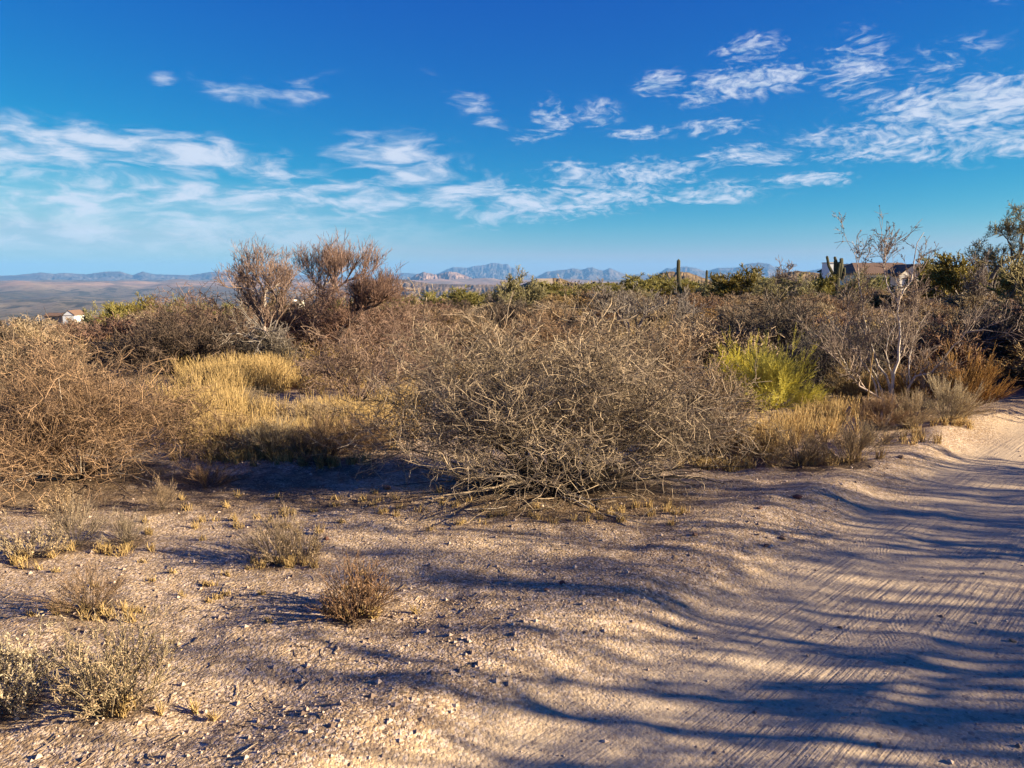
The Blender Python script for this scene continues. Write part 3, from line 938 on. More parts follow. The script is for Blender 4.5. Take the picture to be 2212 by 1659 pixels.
    for (px, py, w, h, nst, nl, s, lab, cat_) in (
            (765, 1328, 172, 108, 70, 900, .012, 'wide dark tufted weed clump in the middle of the striped shade', 'shrub'),
            (652, 1205, 80, 86, 22, 750, .013, 'straw coloured leafy weed, right half of the pair on the gravel', 'shrub'),
            (70, 1208, 125, 80, 26, 1000, .013, 'pale leafy weed clump near the left edge, above the striped gravel', 'shrub'),
            (250, 1535, 300, 155, 60, 3200, .012, 'broad leafy dead shrub at the lower left in shade', 'shrub'),
            (15, 1535, 190, 165, 44, 3200, .015, 'sunlit cream leaved shrub cut by the left edge, lower left', 'shrub'),
            (130, 1110, 110, 60, 20, 350, .016, 'short dry weed under the sweeping stems of the huge left bush', 'shrub')):
        x, y, z = hit(px, py)
        k = (y * math.cos(PITCH) + EYE * math.sin(PITCH)) / FPX
        rx, h_ = w * k / 2, h * k
        P0, R0 = dome_stems(nst, rx, h_, el0=28, k=6, r0=.0030, jit=.08, fill=(.6, 1.05), core=rx * .45)
        P1, R1 = spawn(P0, R0, 5, .25, (.15 * h_, .4 * h_), 4, .12, .02, .5, .25, .75, .6)
        P2, R2 = spawn(P1, R1, 3, .2, (.06 * h_, .18 * h_), 3, .15, .0, .7, .2, .75, .6)
        R1 = np.maximum(R1, .0014)
        R2 = np.maximum(R2, .0011)
        t = thing('leafy_shrub', lab, cat_, (x, y, z - .01))
        obj('stems', tube_mesh('weed_stems', [(P0, R0, (0, .6)), (P1, R1, (0, .8)), (P2, R2, (.1, 1))], M_SEED if nst < 60 else M_BROWN), t)
        v, f, tt = leaves(np.concatenate([P2, P1[:, :3]]), nl, s, aspect=.4)
        obj('leaves', mesh_np('weed_leaves', v, f, (M_LEAF if nst < 60 else M_SEED,), {'tone': tt}, smooth=False), t)
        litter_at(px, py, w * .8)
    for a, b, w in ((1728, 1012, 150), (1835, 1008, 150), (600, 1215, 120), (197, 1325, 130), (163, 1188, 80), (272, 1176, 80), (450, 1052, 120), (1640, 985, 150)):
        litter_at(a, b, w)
    # buckwheat-like straw brown shrubs in front of the grass
    bk = broom_bush(1.0, .95, 60, 8, 5, .005, .0032, M_SEED, 'buckwheat', spread=.45, up=.25, el0=18, leaf=3200, leafsize=.022)
    for px, py, w, h, lab in ((590, 985, 190, 85, 'tan seedy bush, leftmost of the row along the pale gravel strip'),
                              (700, 985, 170, 100, 'tan seedy bush in the middle of the row along the pale gravel strip'),
                              (790, 978, 160, 90, 'tan seedy bush at the right end of the row along the pale gravel strip'),
                              (500, 960, 160, 70, 'tan seedy bush beside the huge left bush, by the straw grass'),
                              (690, 925, 180, 65, 'tan seedy bush behind the row, below the reddish thicket')):
        place('seedy_bush', [('crown', bk)], px, py, w, h, lab, 'bush', (1.9, .95))
    return A, B, D, amb, amb2, bk, fan, lime


def snags():
    """the bare trees and snags with recognisable limbs"""
    q = lambda pts: [(1732.7 + a * .28, 457 + b * .28) for a, b in pts]
    D0 = 8.8
    polys = [(q([(820, 1500), (790, 1400), (840, 1270), (960, 1240), (1030, 1150), (1075, 1050), (1130, 990), (1160, 930), (1250, 900), (1350, 910)]), (.016, .003), (0, -.3)),
             (q([(820, 1500), (850, 1400), (860, 1370), (950, 1280), (980, 1230)]), (.014, .006), (0, .3)),
             (q([(700, 1510), (690, 1400), (685, 1290), (630, 1220), (600, 1100), (560, 950), (540, 830), (545, 700), (530, 600), (535, 420), (510, 310)]), (.018, .0035), (0, .35)),
             (q([(700, 1510), (690, 1400), (700, 1270), (740, 1130), (750, 1000), (755, 880), (735, 760), (740, 690), (770, 620), (830, 580), (850, 450), (870, 330), (890, 230), (940, 160)]), (.022, .003), (0, 0)),
             (q([(740, 690), (690, 620), (665, 520), (670, 420), (690, 300), (740, 230)]), (.009, .003), (0, .2)),
             (q([(740, 1130), (790, 1070), (840, 970), (835, 940)]), (.008, .003), (0, .2)),
             (q([(640, 1500), (600, 1440), (430, 1340), (330, 1240), (250, 1150), (180, 1100), (100, 1040), (0, 1000)]), (.017, .003), (0, -.2)),
             (q([(600, 1440), (530, 1230), (460, 1130), (420, 1040), (385, 980), (340, 930), (310, 870), (250, 790)]), (.014, .003), (0, .3)),
             (q([(385, 980), (410, 920), (425, 840), (405, 770), (420, 710)]), (.009, .003), (.2, .2)),
             (q([(640, 1500), (600, 1320), (560, 1230), (540, 1150), (520, 1020), (500, 900)]), (.012, .003), (0, .1)),
             (q([(820, 1500), (880, 1430), (925, 1365)]), (.013, .006), (0, -.1)),
             (q([(860, 1370), (870, 1200), (900, 1100), (930, 1010), (985, 920), (1050, 830)]), (.010, .003), (.1, .3)),
             (q([(800, 1000), (890, 860), (945, 800), (970, 700), (960, 580)]), (.007, .003), (.2, .3)),
             (q([(690, 1290), (640, 1150), (600, 1000), (640, 880), (620, 780)]), (.009, .003), (0, -.3)),
             (q([(330, 1240), (300, 1180), (240, 1110), (190, 1050)]), (.008, .003), (-.1, -.3))]
    P, Rr = limb_tree(polys, D0, M_PALE, 0, k=16)
    gx, gy, gz = hit(1955, 884)
    base = np.array((gx, D0, float(terrain(gx, D0))))
    t = thing('bare_shrub', 'tall white stemmed leafless shrub spreading above the amber bushes near the road', 'shrub', tuple(base))
    P = P - base
    P[:, 0, 2] = np.where(P[:, 0, 2] < .25, -0.03, P[:, 0, 2])
    for i in range(len(P)):
        obj('limb', tube_mesh('white_limb', [(P[i:i + 1], Rr[i:i + 1], (.4, 1))], M_PALE, sides=6), t)
    P1, R1 = spawn(P, Rr, 11, .25, (.15, .5), 6, .16, .02, .6, .35, .7, .5)
    P2, R2 = spawn(P1, R1, 5, .2, (.08, .25), 4, .2, .0, .8, .2, .7, .6)
    P3, R3 = spawn(P2, R2, 3, .2, (.04, .12), 3, .2, .0, .9, .2, .7, .6)
    R1, R2, R3 = np.maximum(R1, .003), np.maximum(R2, .0026), np.maximum(R3, .0022)
    obj('twigs', tube_mesh('white_shrub_twigs', [(P1, R1, (.1, .9)), (P2, R2, (0, .8)), (P3, R3, (0, .7))], M_MAUVE), t)
    # feathery reddish tops
    top = P3[P3[:, 0, 2] > 1.45]
    if len(top):
        v, f, tt = leaves(top, 1500, .019, aspect=.5)
        obj('leaves', mesh_np('feathery_leaves', v, f, (M_BROWN,), {'tone': tt}, smooth=False), t)
    # fallen pale branch on the berm
    pts = [(690, 1520), (720, 1560), (760, 1610), (800, 1650), (830, 1672)]
    w = np.array([hit(*q([p])[0]) for p in pts])
    w[:, 2] += np.array((.22, .14, .08, .04, .02))
    b0 = w[-1].copy()
    PP = (w - b0)[None]
    P1, R1 = spawn(PP, np.full((1, 5), .010), 7, .1, (.1, .3), 4, .15, 0, .7, .1, .5, .5, floor=None)
    t = thing('fallen_branch', 'pale fallen branch leaning on the berm below the white stemmed shrub', 'branch', tuple(b0))
    obj('limb', tube_mesh('fallen_limb', [(PP, np.linspace(.012, .008, 5)[None], (.8, 1))], M_PALE, 6), t)
    obj('twigs', tube_mesh('fallen_twigs', [(P1, R1, (.4, 1))], M_PALE, 3), t)
    # upright reddish stalk
    x, y, z = hit(1846, 885)
    pts = np.array([(0, 0, -.02), (.01, 0, .25), (.03, .02, .55), (.045, .02, .72)])[None]
    o = obj('dry_stalk', tube_mesh('dry_stalk', [(pts, np.array([[.009, .009, .008, .006]]), (.8, 1))], M_AMBER, 6), loc=(x, y - .3, z))
    tag(o, 'straight orange dry stalk standing left of the white stems', 'stalk')

    # bare tree pair on the left
    def q(pts, lim=0, f=1.0):
        return [(442.4 + a * .2311, 501.4 + (b if b > lim else lim - (lim - b) * f) * .2311) for a, b in pts]

    def bare(polys, D, label, mat, bark, basepx, m=(9, 6, 6, 4), tw=.006, upb=.5, lens=((.5, 1.0), (.25, .5), (.12, .28), (.06, .15)), t0=.45, name='bare_tree', spread=.5, group=None, top=None):
        P, Rr = limb_tree(polys, D, bark, 0, k=12)
        gx = atd(basepx, 700, D)[0]
        base = np.array((gx, D, float(terrain(gx, D))))
        P = P - base
        t = thing(name, label, 'tree', tuple(base), group=group)
        for i in range(len(P)):
            obj('limb', tube_mesh(name + '_limb', [(P[i:i + 1], Rr[i:i + 1], (.3, 1))], bark, sides=6), t)
        it = []
        p, r = P, Rr
        for li, mm in enumerate(m):
            p, r = spawn(p, r, mm, t0 if li == 0 else .2, lens[li], 5 if li < 2 else 3, .14, .05, spread, upb, .65, .5)
            if top:
                zt = EYE - (top - 600) / FPX * D - base[2]
                over = p[..., 2] - (zt - .35)
                p[..., 2] = np.where(over > 0, zt - .35 + .35 * (1 - np.exp(-over / .35)), p[..., 2])
            r = np.maximum(r, tw * (1.2, 1, .8, .65)[li])
            it.append((p, r, (0, .9)))
        obj('crown', tube_mesh(name + '_crown', it, mat), t)
        return t

    bare([(q([(590, 1300), (590, 960), (575, 900), (550, 700), (545, 540), (500, 490), (420, 430)], 560, 0.35), (.06, .015), (0, -.4)),
          (q([(550, 700), (545, 540), (600, 470), (650, 380), (650, 300)], 560, 0.35), (.035, .012), (0, .3)),
          (q([(545, 540), (540, 430), (510, 330), (500, 260)], 560, 0.35), (.028, .01), (0, 0)),
          (q([(590, 1000), (480, 800), (380, 640), (330, 520), (320, 440)], 560, 0.35), (.03, .01), (0, .5)),
          (q([(590, 1000), (700, 850), (720, 640), (740, 480), (740, 400)], 560, 0.35), (.03, .01), (0, -.5))],
         13.5, 'bare mesquite tree with a rounded purplish twig crown, left of the two against the sky', M_MAUVE, M_BARK, 575, upb=.45, m=(9, 6, 4, 3), tw=.0036, t0=.35, lens=((.28, .55), (.18, .36), (.1, .22), (.05, .13)), spread=.8)
    bare([(q([(985, 1200), (1000, 970), (1050, 830), (1070, 760), (1110, 680), (1200, 550), (1215, 480), (1260, 350), (1290, 240)], 520, 0.4), (.075, .015), (0, 0)),
          (q([(1070, 760), (1060, 600), (1050, 500), (1000, 420), (960, 370)], 520, 0.4), (.04, .012), (0, .5)),
          (q([(1200, 550), (1260, 470), (1330, 400), (1420, 310), (1500, 270)], 520, 0.4), (.035, .01), (0, -.5)),
          (q([(1215, 480), (1190, 400), (1180, 280), (1190, 200)], 520, 0.4), (.03, .01), (0, .4)),
          (q([(1050, 500), (1090, 420), (1110, 330)], 520, 0.4), (.025, .01), (.4, .8))],
         18.0, 'taller bare mesquite tree, right of the two, its fan of fine grey twigs reaching highest', M_MAUVE, M_BARK, 690, upb=.55, m=(10, 6, 4, 3), tw=.0044, t0=.33, spread=.75,
         lens=((.4, .85), (.24, .48), (.13, .28), (.07, .17)))
    bare([(q([(1240, 1060), (1295, 920), (1380, 830), (1480, 720), (1600, 690), (1680, 600)], 680, 0.4), (.075, .02), (0, -.3)),
          (q([(1380, 830), (1440, 700), (1500, 620), (1530, 560), (1540, 480)], 680, 0.4), (.045, .014), (0, .4)),
          (q([(1480, 720), (1540, 640), (1620, 560), (1660, 490)], 680, 0.4), (.035, .012), (0, 0)),
          (q([(1340, 870), (1400, 760), (1420, 620), (1450, 520)], 680, 0.4), (.03, .012), (0, .3))],
         14.5, 'reddish mesquite on a black limb leaning out to the right of the two bare trees', M_RED, M_DBARK, 740, upb=.35, m=(9, 6, 4, 3), tw=.0038, t0=.3, spread=.8,
         lens=((.25, .5), (.16, .32), (.1, .22), (.07, .16)))
    bare([(q([(700, 1260), (690, 1210), (620, 1100), (590, 960), (560, 900), (490, 890), (440, 960)]), (.035, .012), (0, -.2)),
          (q([(490, 1310), (570, 1150), (640, 1110), (660, 980)]), (.026, .01), (0, -.2)),
          (q([(560, 900), (600, 910), (640, 945)]), (.018, .006), (-.2, -.3)),
          (q([(600, 1130), (500, 1000), (350, 935), (250, 940)]), (.022, .006), (0, -.3))],
         12.8, 'dead pale snag with a curled over top in front of the left bare tree', M_BARK, M_PALE, 600, m=(5, 3, 3, 2), tw=.005, upb=.0, t0=.3, name='dead_snag',
         lens=((.25, .5), (.12, .3), (.08, .2), (.05, .1)), spread=.9)
    q = lambda pts: [(1253 + a * .2356, 531 + b * .2356) for a, b in pts]
    bare([(q([(530, 960), (520, 910), (440, 820), (375, 690), (310, 600), (240, 510), (180, 460)]), (.05, .012), (0, -.5)),
          (q([(530, 960), (530, 800), (570, 700), (640, 600), (720, 550), (780, 540)]), (.05, .012), (0, .4)),
          (q([(530, 930), (540, 890), (640, 830), (800, 800), (900, 730), (1000, 590)]), (.04, .01), (0, -.3)),
          (q([(375, 690), (310, 600), (220, 590)]), (.022, .01), (-.2, -.5)),
          (q([(530, 960), (470, 780), (450, 640), (440, 560)]), (.03, .01), (0, .6)),
          (q([(700, 815), (820, 770), (900, 660), (960, 600)]), (.025, .01), (0, .3))],
         16.0, 'bare silvery snag fanning out above the central thorn bush', M_BARK, M_BARK, 1378, m=(9, 5, 4, 3), tw=.0055, upb=.15, t0=.3, name='dead_snag',
         lens=((.2, .5), (.12, .28), (.07, .16), (.04, .09)), spread=.7)
    q = lambda pts: [(1732.7 + a * .28, 457 + b * .28) for a, b in pts]
    bare([(q([(1240, 1300), (1240, 1150), (1330, 1050), (1460, 990), (1600, 960), (1712, 945), (1800, 930)]), (.05, .02), (0, 0)),
          (q([(1330, 1180), (1480, 1090), (1600, 1010), (1700, 960)]), (.045, .02), (.2, .4)),
          (q([(1240, 1150), (1270, 980), (1350, 1000), (1450, 1030)]), (.03, .01), (0, -.3))],
         11.5, 'fallen black mesquite limb lying over the shaded brush near the right edge', M_DBARK, M_DBARK, 2075, m=(7, 4, 3, 2), tw=.005, upb=.1, t0=.2, name='fallen_tree',
         lens=((.3, .7), (.2, .4), (.1, .2), (.05, .1)), spread=.8)


# ------------------------------------------------------------------ saguaros
def cactus_tube(pts, radii, ribs=14, depth=.13):
    pts = np.array(pts, float)
    n = len(pts)
    d = np.concatenate([[0], np.cumsum(np.linalg.norm(np.diff(pts, axis=0), axis=1))])
    k = 26
    u = np.linspace(0, d[-1], k)
    P = np.stack([np.interp(u, d, pts[:, i]) for i in range(3)], -1)
    P[1:-1] = (P[:-2] + 2 * P[1:-1] + P[2:]) / 4
    r = np.interp(u, d, radii)
    L = d[-1]
    cap = np.sqrt(np.clip(1 - ((u - (L - r[-1])) / r[-1]).clip(0, 1) ** 2, 0.0004, 1))
    r = r * cap * (1 + .05 * np.sin(u * 5.1))
    T = nrm(np.gradient(P, axis=0))
    U = nrm(np.cross(T, np.array((0.1, 1, 0.05))))
    W = np.cross(T, U)
    s = ribs * 2
    a = np.arange(s) * 2 * math.pi / s
    rr = 1 - depth * (np.arange(s) % 2)
    V = P[:, None] + (U[:, None] * np.cos(a)[None, :, None] + W[:, None] * np.sin(a)[None, :, None]) * (r[:, None] * rr[None])[..., None]
    i = np.arange(k - 1)[:, None] * s
    j = np.arange(s)[None]
    j2 = (j + 1) % s
    F = np.stack([i + j, i + j2, i + j2 + s, i + j + s], -1).reshape(-1, 4)
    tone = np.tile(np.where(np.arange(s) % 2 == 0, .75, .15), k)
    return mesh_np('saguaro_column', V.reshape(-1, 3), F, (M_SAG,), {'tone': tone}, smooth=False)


def saguaros():
    def sag(px, D, ztop_px, r, label, arms=(), foot=0.0, lean=()):
        top = atd(px, ztop_px, D)
        x = top[0]
        zg = float(terrain(x, D)) - .1
        H = top[2] - zg
        t = thing('saguaro', label, 'cactus', (x, D, zg))
        pts = [(a, 0, h * H) for a, h in (lean or ((0, 0), (0, .5), (0, 1)))]
        rad = [r * .62, r, r * .85] if not lean else np.interp([h for a, h in lean], [0, .2, .8, 1], [r * .55, r * .8, r, r * .8])
        obj('trunk', cactus_tube(pts, rad), t)
        for a in arms:
            obj('arm', cactus_tube(a[0], [a[1] * .8] + [a[1]] * (len(a[0]) - 2) + [a[1] * .8], 10), t)
    sag(1466, 46, 559, .125, 'tall single column saguaro standing alone against the sky', lean=((.36, 0), (.24, .25), (.08, .5), (0, .72), (0, 1)))
    sag(1527, 115, 583, .20, 'small distant saguaro poking up just right of the tall one')
    k = 49 / FPX
    A = lambda pts: [((p[0] - 1812) * k, p[2] if len(p) > 2 else 0, (640 - p[1]) * k + (EYE - 40 * k - float(terrain(atd(1812, 600, 49)[0], 49)) + .1)) for p in pts]
    q = lambda pts: [(1732.7 + a * .28, 457 + b * .28) for a, b in pts]
    arms = []
    for pl, r, yo in (([(270, 500), (235, 470), (205, 420), (185, 345)], .15, -.2), ([(290, 500), (275, 420), (250, 350)], .17, .1), ([(300, 510), (300, 430), (290, 362)], .17, -.3),
                      ([(300, 520), (320, 470), (312, 360)], .15, .3), ([(285, 520), (262, 450), (262, 375)], .16, .4), ([(310, 530), (330, 490), (325, 432)], .14, -.2),
                      ([(290, 520), (278, 470), (283, 400)], .15, -.4)):
        arms.append(([(a[0], .65 * yo * (i / len(pl)), a[2]) for i, a in enumerate(A(q(pl)))], r * .65))
    sag(1812, 49, 565, .14, 'dark candelabra saguaro with a cluster of upright arms beside the house', arms=arms)
    sag(1783, 118, 573, .2, 'short far saguaro left of the candelabra one')
    sag(1525, 160, 590, .2, 'tiny far saguaro stump beside the small distant one') if False else None


# ------------------------------------------------------------------ houses
def quadmesh(name, V, F, mat):
    me = bpy.data.meshes.new(name)
    me.from_pydata([tuple(v) for v in V], [], F)
    me.materials.append(mat)
    return me


def boxv(x0, x1, y0, y1, z0, z1):
    V = [(x0, y0, z0), (x1, y0, z0), (x1, y1, z0), (x0, y1, z0), (x0, y0, z1), (x1, y0, z1), (x1, y1, z1), (x0, y1, z1)]
    F = [(0, 3, 2, 1), (4, 5, 6, 7), (0, 1, 5, 4), (1, 2, 6, 5), (2, 3, 7, 6), (3, 0, 4, 7)]
    return V, F


def simple_mat(name, col, rough=.8, noise=.15, sc=3.0, tiles=None):
    m = bpy.data.materials.new(name)
    m.use_nodes = True
    t = NT(m.node_tree)
    co = t.n('ShaderNodeTexCoord').outputs['Object']
    n = t.noise(co, sc, 5, .6)
    c = t.mix(t.mr(n, .3, .7), tuple(v * (1 - noise) for v in col), tuple(min(1, v * (1 + noise)) for v in col))
    kw = {}
    if tiles:
        w = t.n('ShaderNodeTexWave', {'Vector': co, 'Scale': tiles, 'Distortion': .4}, bands_direction='X').outputs[1]
        kw['Normal'] = t.n('ShaderNodeBump', {'Strength': .8, 'Distance': .05, 'Height': w}).outputs[0]
        c = t.mix(t.m('MULTIPLY', w, .35), c, tuple(v * .5 for v in col))
    p = t.n('ShaderNodeBsdfPrincipled', {'Base Color': c, 'Roughness': rough, 'Specular IOR Level': .2, **kw})
    t.n('ShaderNodeOutputMaterial', {0: p.outputs[0]})
    return m


def gable_roof(x0, x1, y0, y1, ze, zr, th=.18, hip=0.0, axis='x'):
    if axis == 'x':
        ym = (y0 + y1) / 2
        V = [(x0, y0, ze), (x1, y0, ze), (x1, y1, ze), (x0, y1, ze), (x0 + hip, ym, zr), (x1 - hip, ym, zr)]
        F = [(0, 1, 5, 4), (2, 3, 4, 5), (1, 2, 5), (3, 0, 4)]
    else:
        xm = (x0 + x1) / 2
        V = [(x0, y0, ze), (x1, y0, ze), (x1, y1, ze), (x0, y1, ze), (xm, y0 + hip, zr), (xm, y1 - hip, zr)]
        F = [(1, 2, 5, 4), (3, 0, 4, 5), (0, 1, 4), (2, 3, 5)]
    W = [(a, b, c - th) for a, b, c in V]
    n = len(V)
    F2 = [tuple(reversed([i + n for i in f])) for f in F]
    side = [(0, n, n + 1, 1), (1, n + 1, n + 2, 2), (2, n + 2, n + 3, 3), (3, n + 3, n, 0)]
    return V + W, F + F2 + side


def houses():
    roof = simple_mat('brown_tile_roof', (0.20, 0.125, 0.085), tiles=1.2)
    droof = simple_mat('dark_roof', (0.05, 0.045, 0.045))
    white = simple_mat('cream_stucco', (0.80, 0.72, 0.60))
    whiter = simple_mat('white_stucco', (0.80, 0.80, 0.80), noise=.04)
    tan = simple_mat('tan_stucco', (0.42, 0.30, 0.20))
    glass = simple_mat('window_glass', (0.03, 0.035, 0.045), rough=.1, noise=.02)
    fas = simple_mat('pale_fascia', (0.6, 0.5, 0.4))

    def window(par, x, y, z, w, h):
        V, F = boxv(x - w / 2, x + w / 2, y - .05, y + .05, z, z + h)
        f = obj('window', quadmesh('window', V, F, fas), par)
        V, F = boxv(x - w / 2 + .08, x + w / 2 - .08, y - .08, y - .055, z + .08, z + h - .08)
        obj('pane', quadmesh('pane', V, F, glass), f)

    # the house on the skyline at the right
    D = 108.0
    c = atd(1925, 600, D)
    zg = float(terrain(c[0], D))
    t = thing('house', 'single storey house with brown tiled roof and cream gable among the trees at right', 'house', (c[0], D, zg))
    k = D / FPX
    X = lambda px: (px - 1925) * k
    Zr = EYE + 33 * k - zg
    Ze = EYE + 10 * k - zg
    V, F = boxv(X(1856), X(1992), 0, 9, 0, Ze - .19)
    obj('wall', quadmesh('house_wall', V, F, white), t)
    V, F = gable_roof(X(1846), X(2004), -.6, 9.6, Ze, Zr, hip=1.6)
    obj('roof', quadmesh('house_roof', V, F, roof), t)
    # front gable wing
    V, F = boxv(X(1934), X(1982), -1.2, 0 - .01, 0, Ze - .4)
    obj('wall', quadmesh('house_wing', V, F, white), t)
    V = [(X(1931), -1.25, Ze - .42), (X(1985), -1.25, Ze - .42), (X(1958), -1.25, Zr - .55), (X(1931), -1.1, Ze - .42), (X(1985), -1.1, Ze - .42), (X(1958), -1.1, Zr - .55)]
    obj('gable', quadmesh('house_gable', V, [(0, 1, 2), (5, 4, 3), (0, 3, 4, 1), (1, 4, 5, 2), (2, 5, 3, 0)], white), t)
    V, F = gable_roof(X(1927), X(1989), -1.55, 4.4, Ze - .38, Zr - .3, th=.14, hip=0, axis='y')
    F = [f for f in F if len(f) == 4 and f != (0, 6, 7, 1)]
    obj('roof', quadmesh('house_wing_roof', V, F, roof), t)
    V, F = boxv(X(1982), X(2004), -.66, -.6, Ze - .34, Ze - .04)
    obj('fascia', quadmesh('fascia', V, F, fas), t)
    window(t, X(1958), -1.25, .9, 1.4, 1.2)
    window(t, X(1890), 0, 1.0, 1.8, 1.1)
    window(t, X(1915), 0, 1.0, 1.2, 1.1)
    # dark roofed building behind, seen both sides of the house
    D2 = 130.0
    c = atd(1925, 600, D2)
    zg = float(terrain(c[0], D2))
    k = D2 / FPX
    X = lambda px: (px - 1925) * k
    t = thing('barn', 'long dark roofed building behind the brown roofed house', 'building', (c[0], D2, zg))
    Z0 = EYE + 12 * k - zg
    V, F = boxv(X(1822), X(2075), 0, 10, 0, Z0)
    obj('wall', quadmesh('barn_wall', V, F, droof), t)
    V, F = gable_roof(X(1818), X(2082), -.5, 10.5, Z0 + .2, EYE + 30 * k - zg, hip=.4)
    obj('roof', quadmesh('barn_roof', V, F, droof), t)
    window(t, X(2040), 0, 1.2, 2.5, 1.2)
    # white block beside the candelabra saguaro
    D3 = 100.0
    c = atd(1797, 600, D3)
    zg = float(terrain(c[0], D3))
    k = D3 / FPX
    t = thing('shed', 'small white walled block partly hidden by the candelabra saguaro', 'building', (c[0], D3, zg))
    zt = EYE + 31 * k - zg
    V, F = boxv(-6 * k, 7 * k, 0, 2.5, 0, zt)
    obj('wall', quadmesh('shed_wall', V, F, whiter), t)
    V, F = boxv(-7 * k, 8 * k, -.1, 2.6, zt + .005, zt + .12)
    obj('roof', quadmesh('shed_roof', V, F, fas), t)
    window(t, 2 * k, 0, 1.0, .6, 1.0)
    # roofs below on the left slope
    for (px, py, D, w, h, lab, wm, rm, gable) in ((148, 688, 300, 25, 17, 'small white gabled house on the slope at the far left', whiter, roof, 'y'),
                                                  (116, 686, 306, 40, 9, 'low brown roofed house beside the white gable at the far left', tan, roof, 'x')):
        c = atd(px, py, D)
        k = D / FPX
        zg = c[2] - 2
        t = thing('house', lab, 'house', (c[0], D, zg))
        hw = w * k / 2
        V, F = boxv(-hw, hw, 0, 8, 0, 2 + h * k * .35)
        obj('wall', quadmesh('slope_house_wall', V, F, wm), t)
        ze, zr = 2 + h * k * .35 + .18, 2 + h * k
        if gable == 'y':
            V = [(-hw, 0, ze - .17), (hw, 0, ze - .17), (0, 0, zr - .1), (-hw, .2, ze - .17), (hw, .2, ze - .17), (0, .2, zr - .1)]
            obj('gable', quadmesh('slope_house_gable', V, [(0, 1, 2), (5, 4, 3), (0, 3, 4, 1), (1, 4, 5, 2), (2, 5, 3, 0)], wm), t)
        V, F = gable_roof(-hw - .4, hw + .4, -.1 if gable == 'y' else -.5, 8.5, ze, zr + .1, axis=gable)
        if gable == 'y':
            F = [f for f in F if len(f) == 4]
        obj('roof', quadmesh('slope_house_roof', V, F, rm), t)
        window(t, 0, 0, 1.2, 1.2, 1.0)
    D = 380
    c = atd(633, 656, D)
    t = thing('house', 'pale flat roofed house glimpsed between the two bare trees', 'house', (c[0], D, c[2] - 3))
    k = D / FPX
    for a, b, h in ((-16, -5, 4.2), (-5 + .05, 3, 5.0), (3.05, 14, 4.4)):
        V, F = boxv(a * k, b * k, 0, 9, 0, h)
        obj('wall', quadmesh('flat_house_wall', V, F, white), t)
    V, F = boxv(-17 * k, 15 * k, -.3, -.05, 4.0, 4.15)
    obj('roof', quadmesh('flat_house_parapet', V, F, fas), t)
    for a in (-11, -2, 8):
        window(t, a * k, 0, 1.2, 1.5, 1.3)
    # houses at the foot of the round hill and the pad on the left hill
    D = 520
    c = atd(1372, 620, D)
    k = D / FPX
    t = thing('house', 'tan flat house at the left foot of the round hill', 'house', (c[0], D, c[2] - 2))
    V, F = boxv(-16 * k, 8 * k, 0, 9, 0, 2 + 6 * k)
    obj('wall', quadmesh('tan_house_wall', V, F, tan), t)
    V, F = boxv(-17 * k, 9 * k, -.4, 9.4, 2 + 6 * k + .01, 2 + 7.5 * k)
    obj('roof', quadmesh('tan_house_roof', V, F, white), t)
    window(t, -4 * k, 0, 1.5, 2, 1.4)
    D = 640
    c = atd(1176, 605, D)
    k = D / FPX
    V, F = boxv(-17 * k, 17 * k, -6, 14, -3, 3.2 * k)
    o = obj('graded_pad', quadmesh('graded_pad', V, F, simple_mat('pale_fill', (0.62, 0.50, 0.40))), loc=tuple(c))
    tag(o, 'pale graded building pad cut into the hill right of the green trees', 'earth pad')


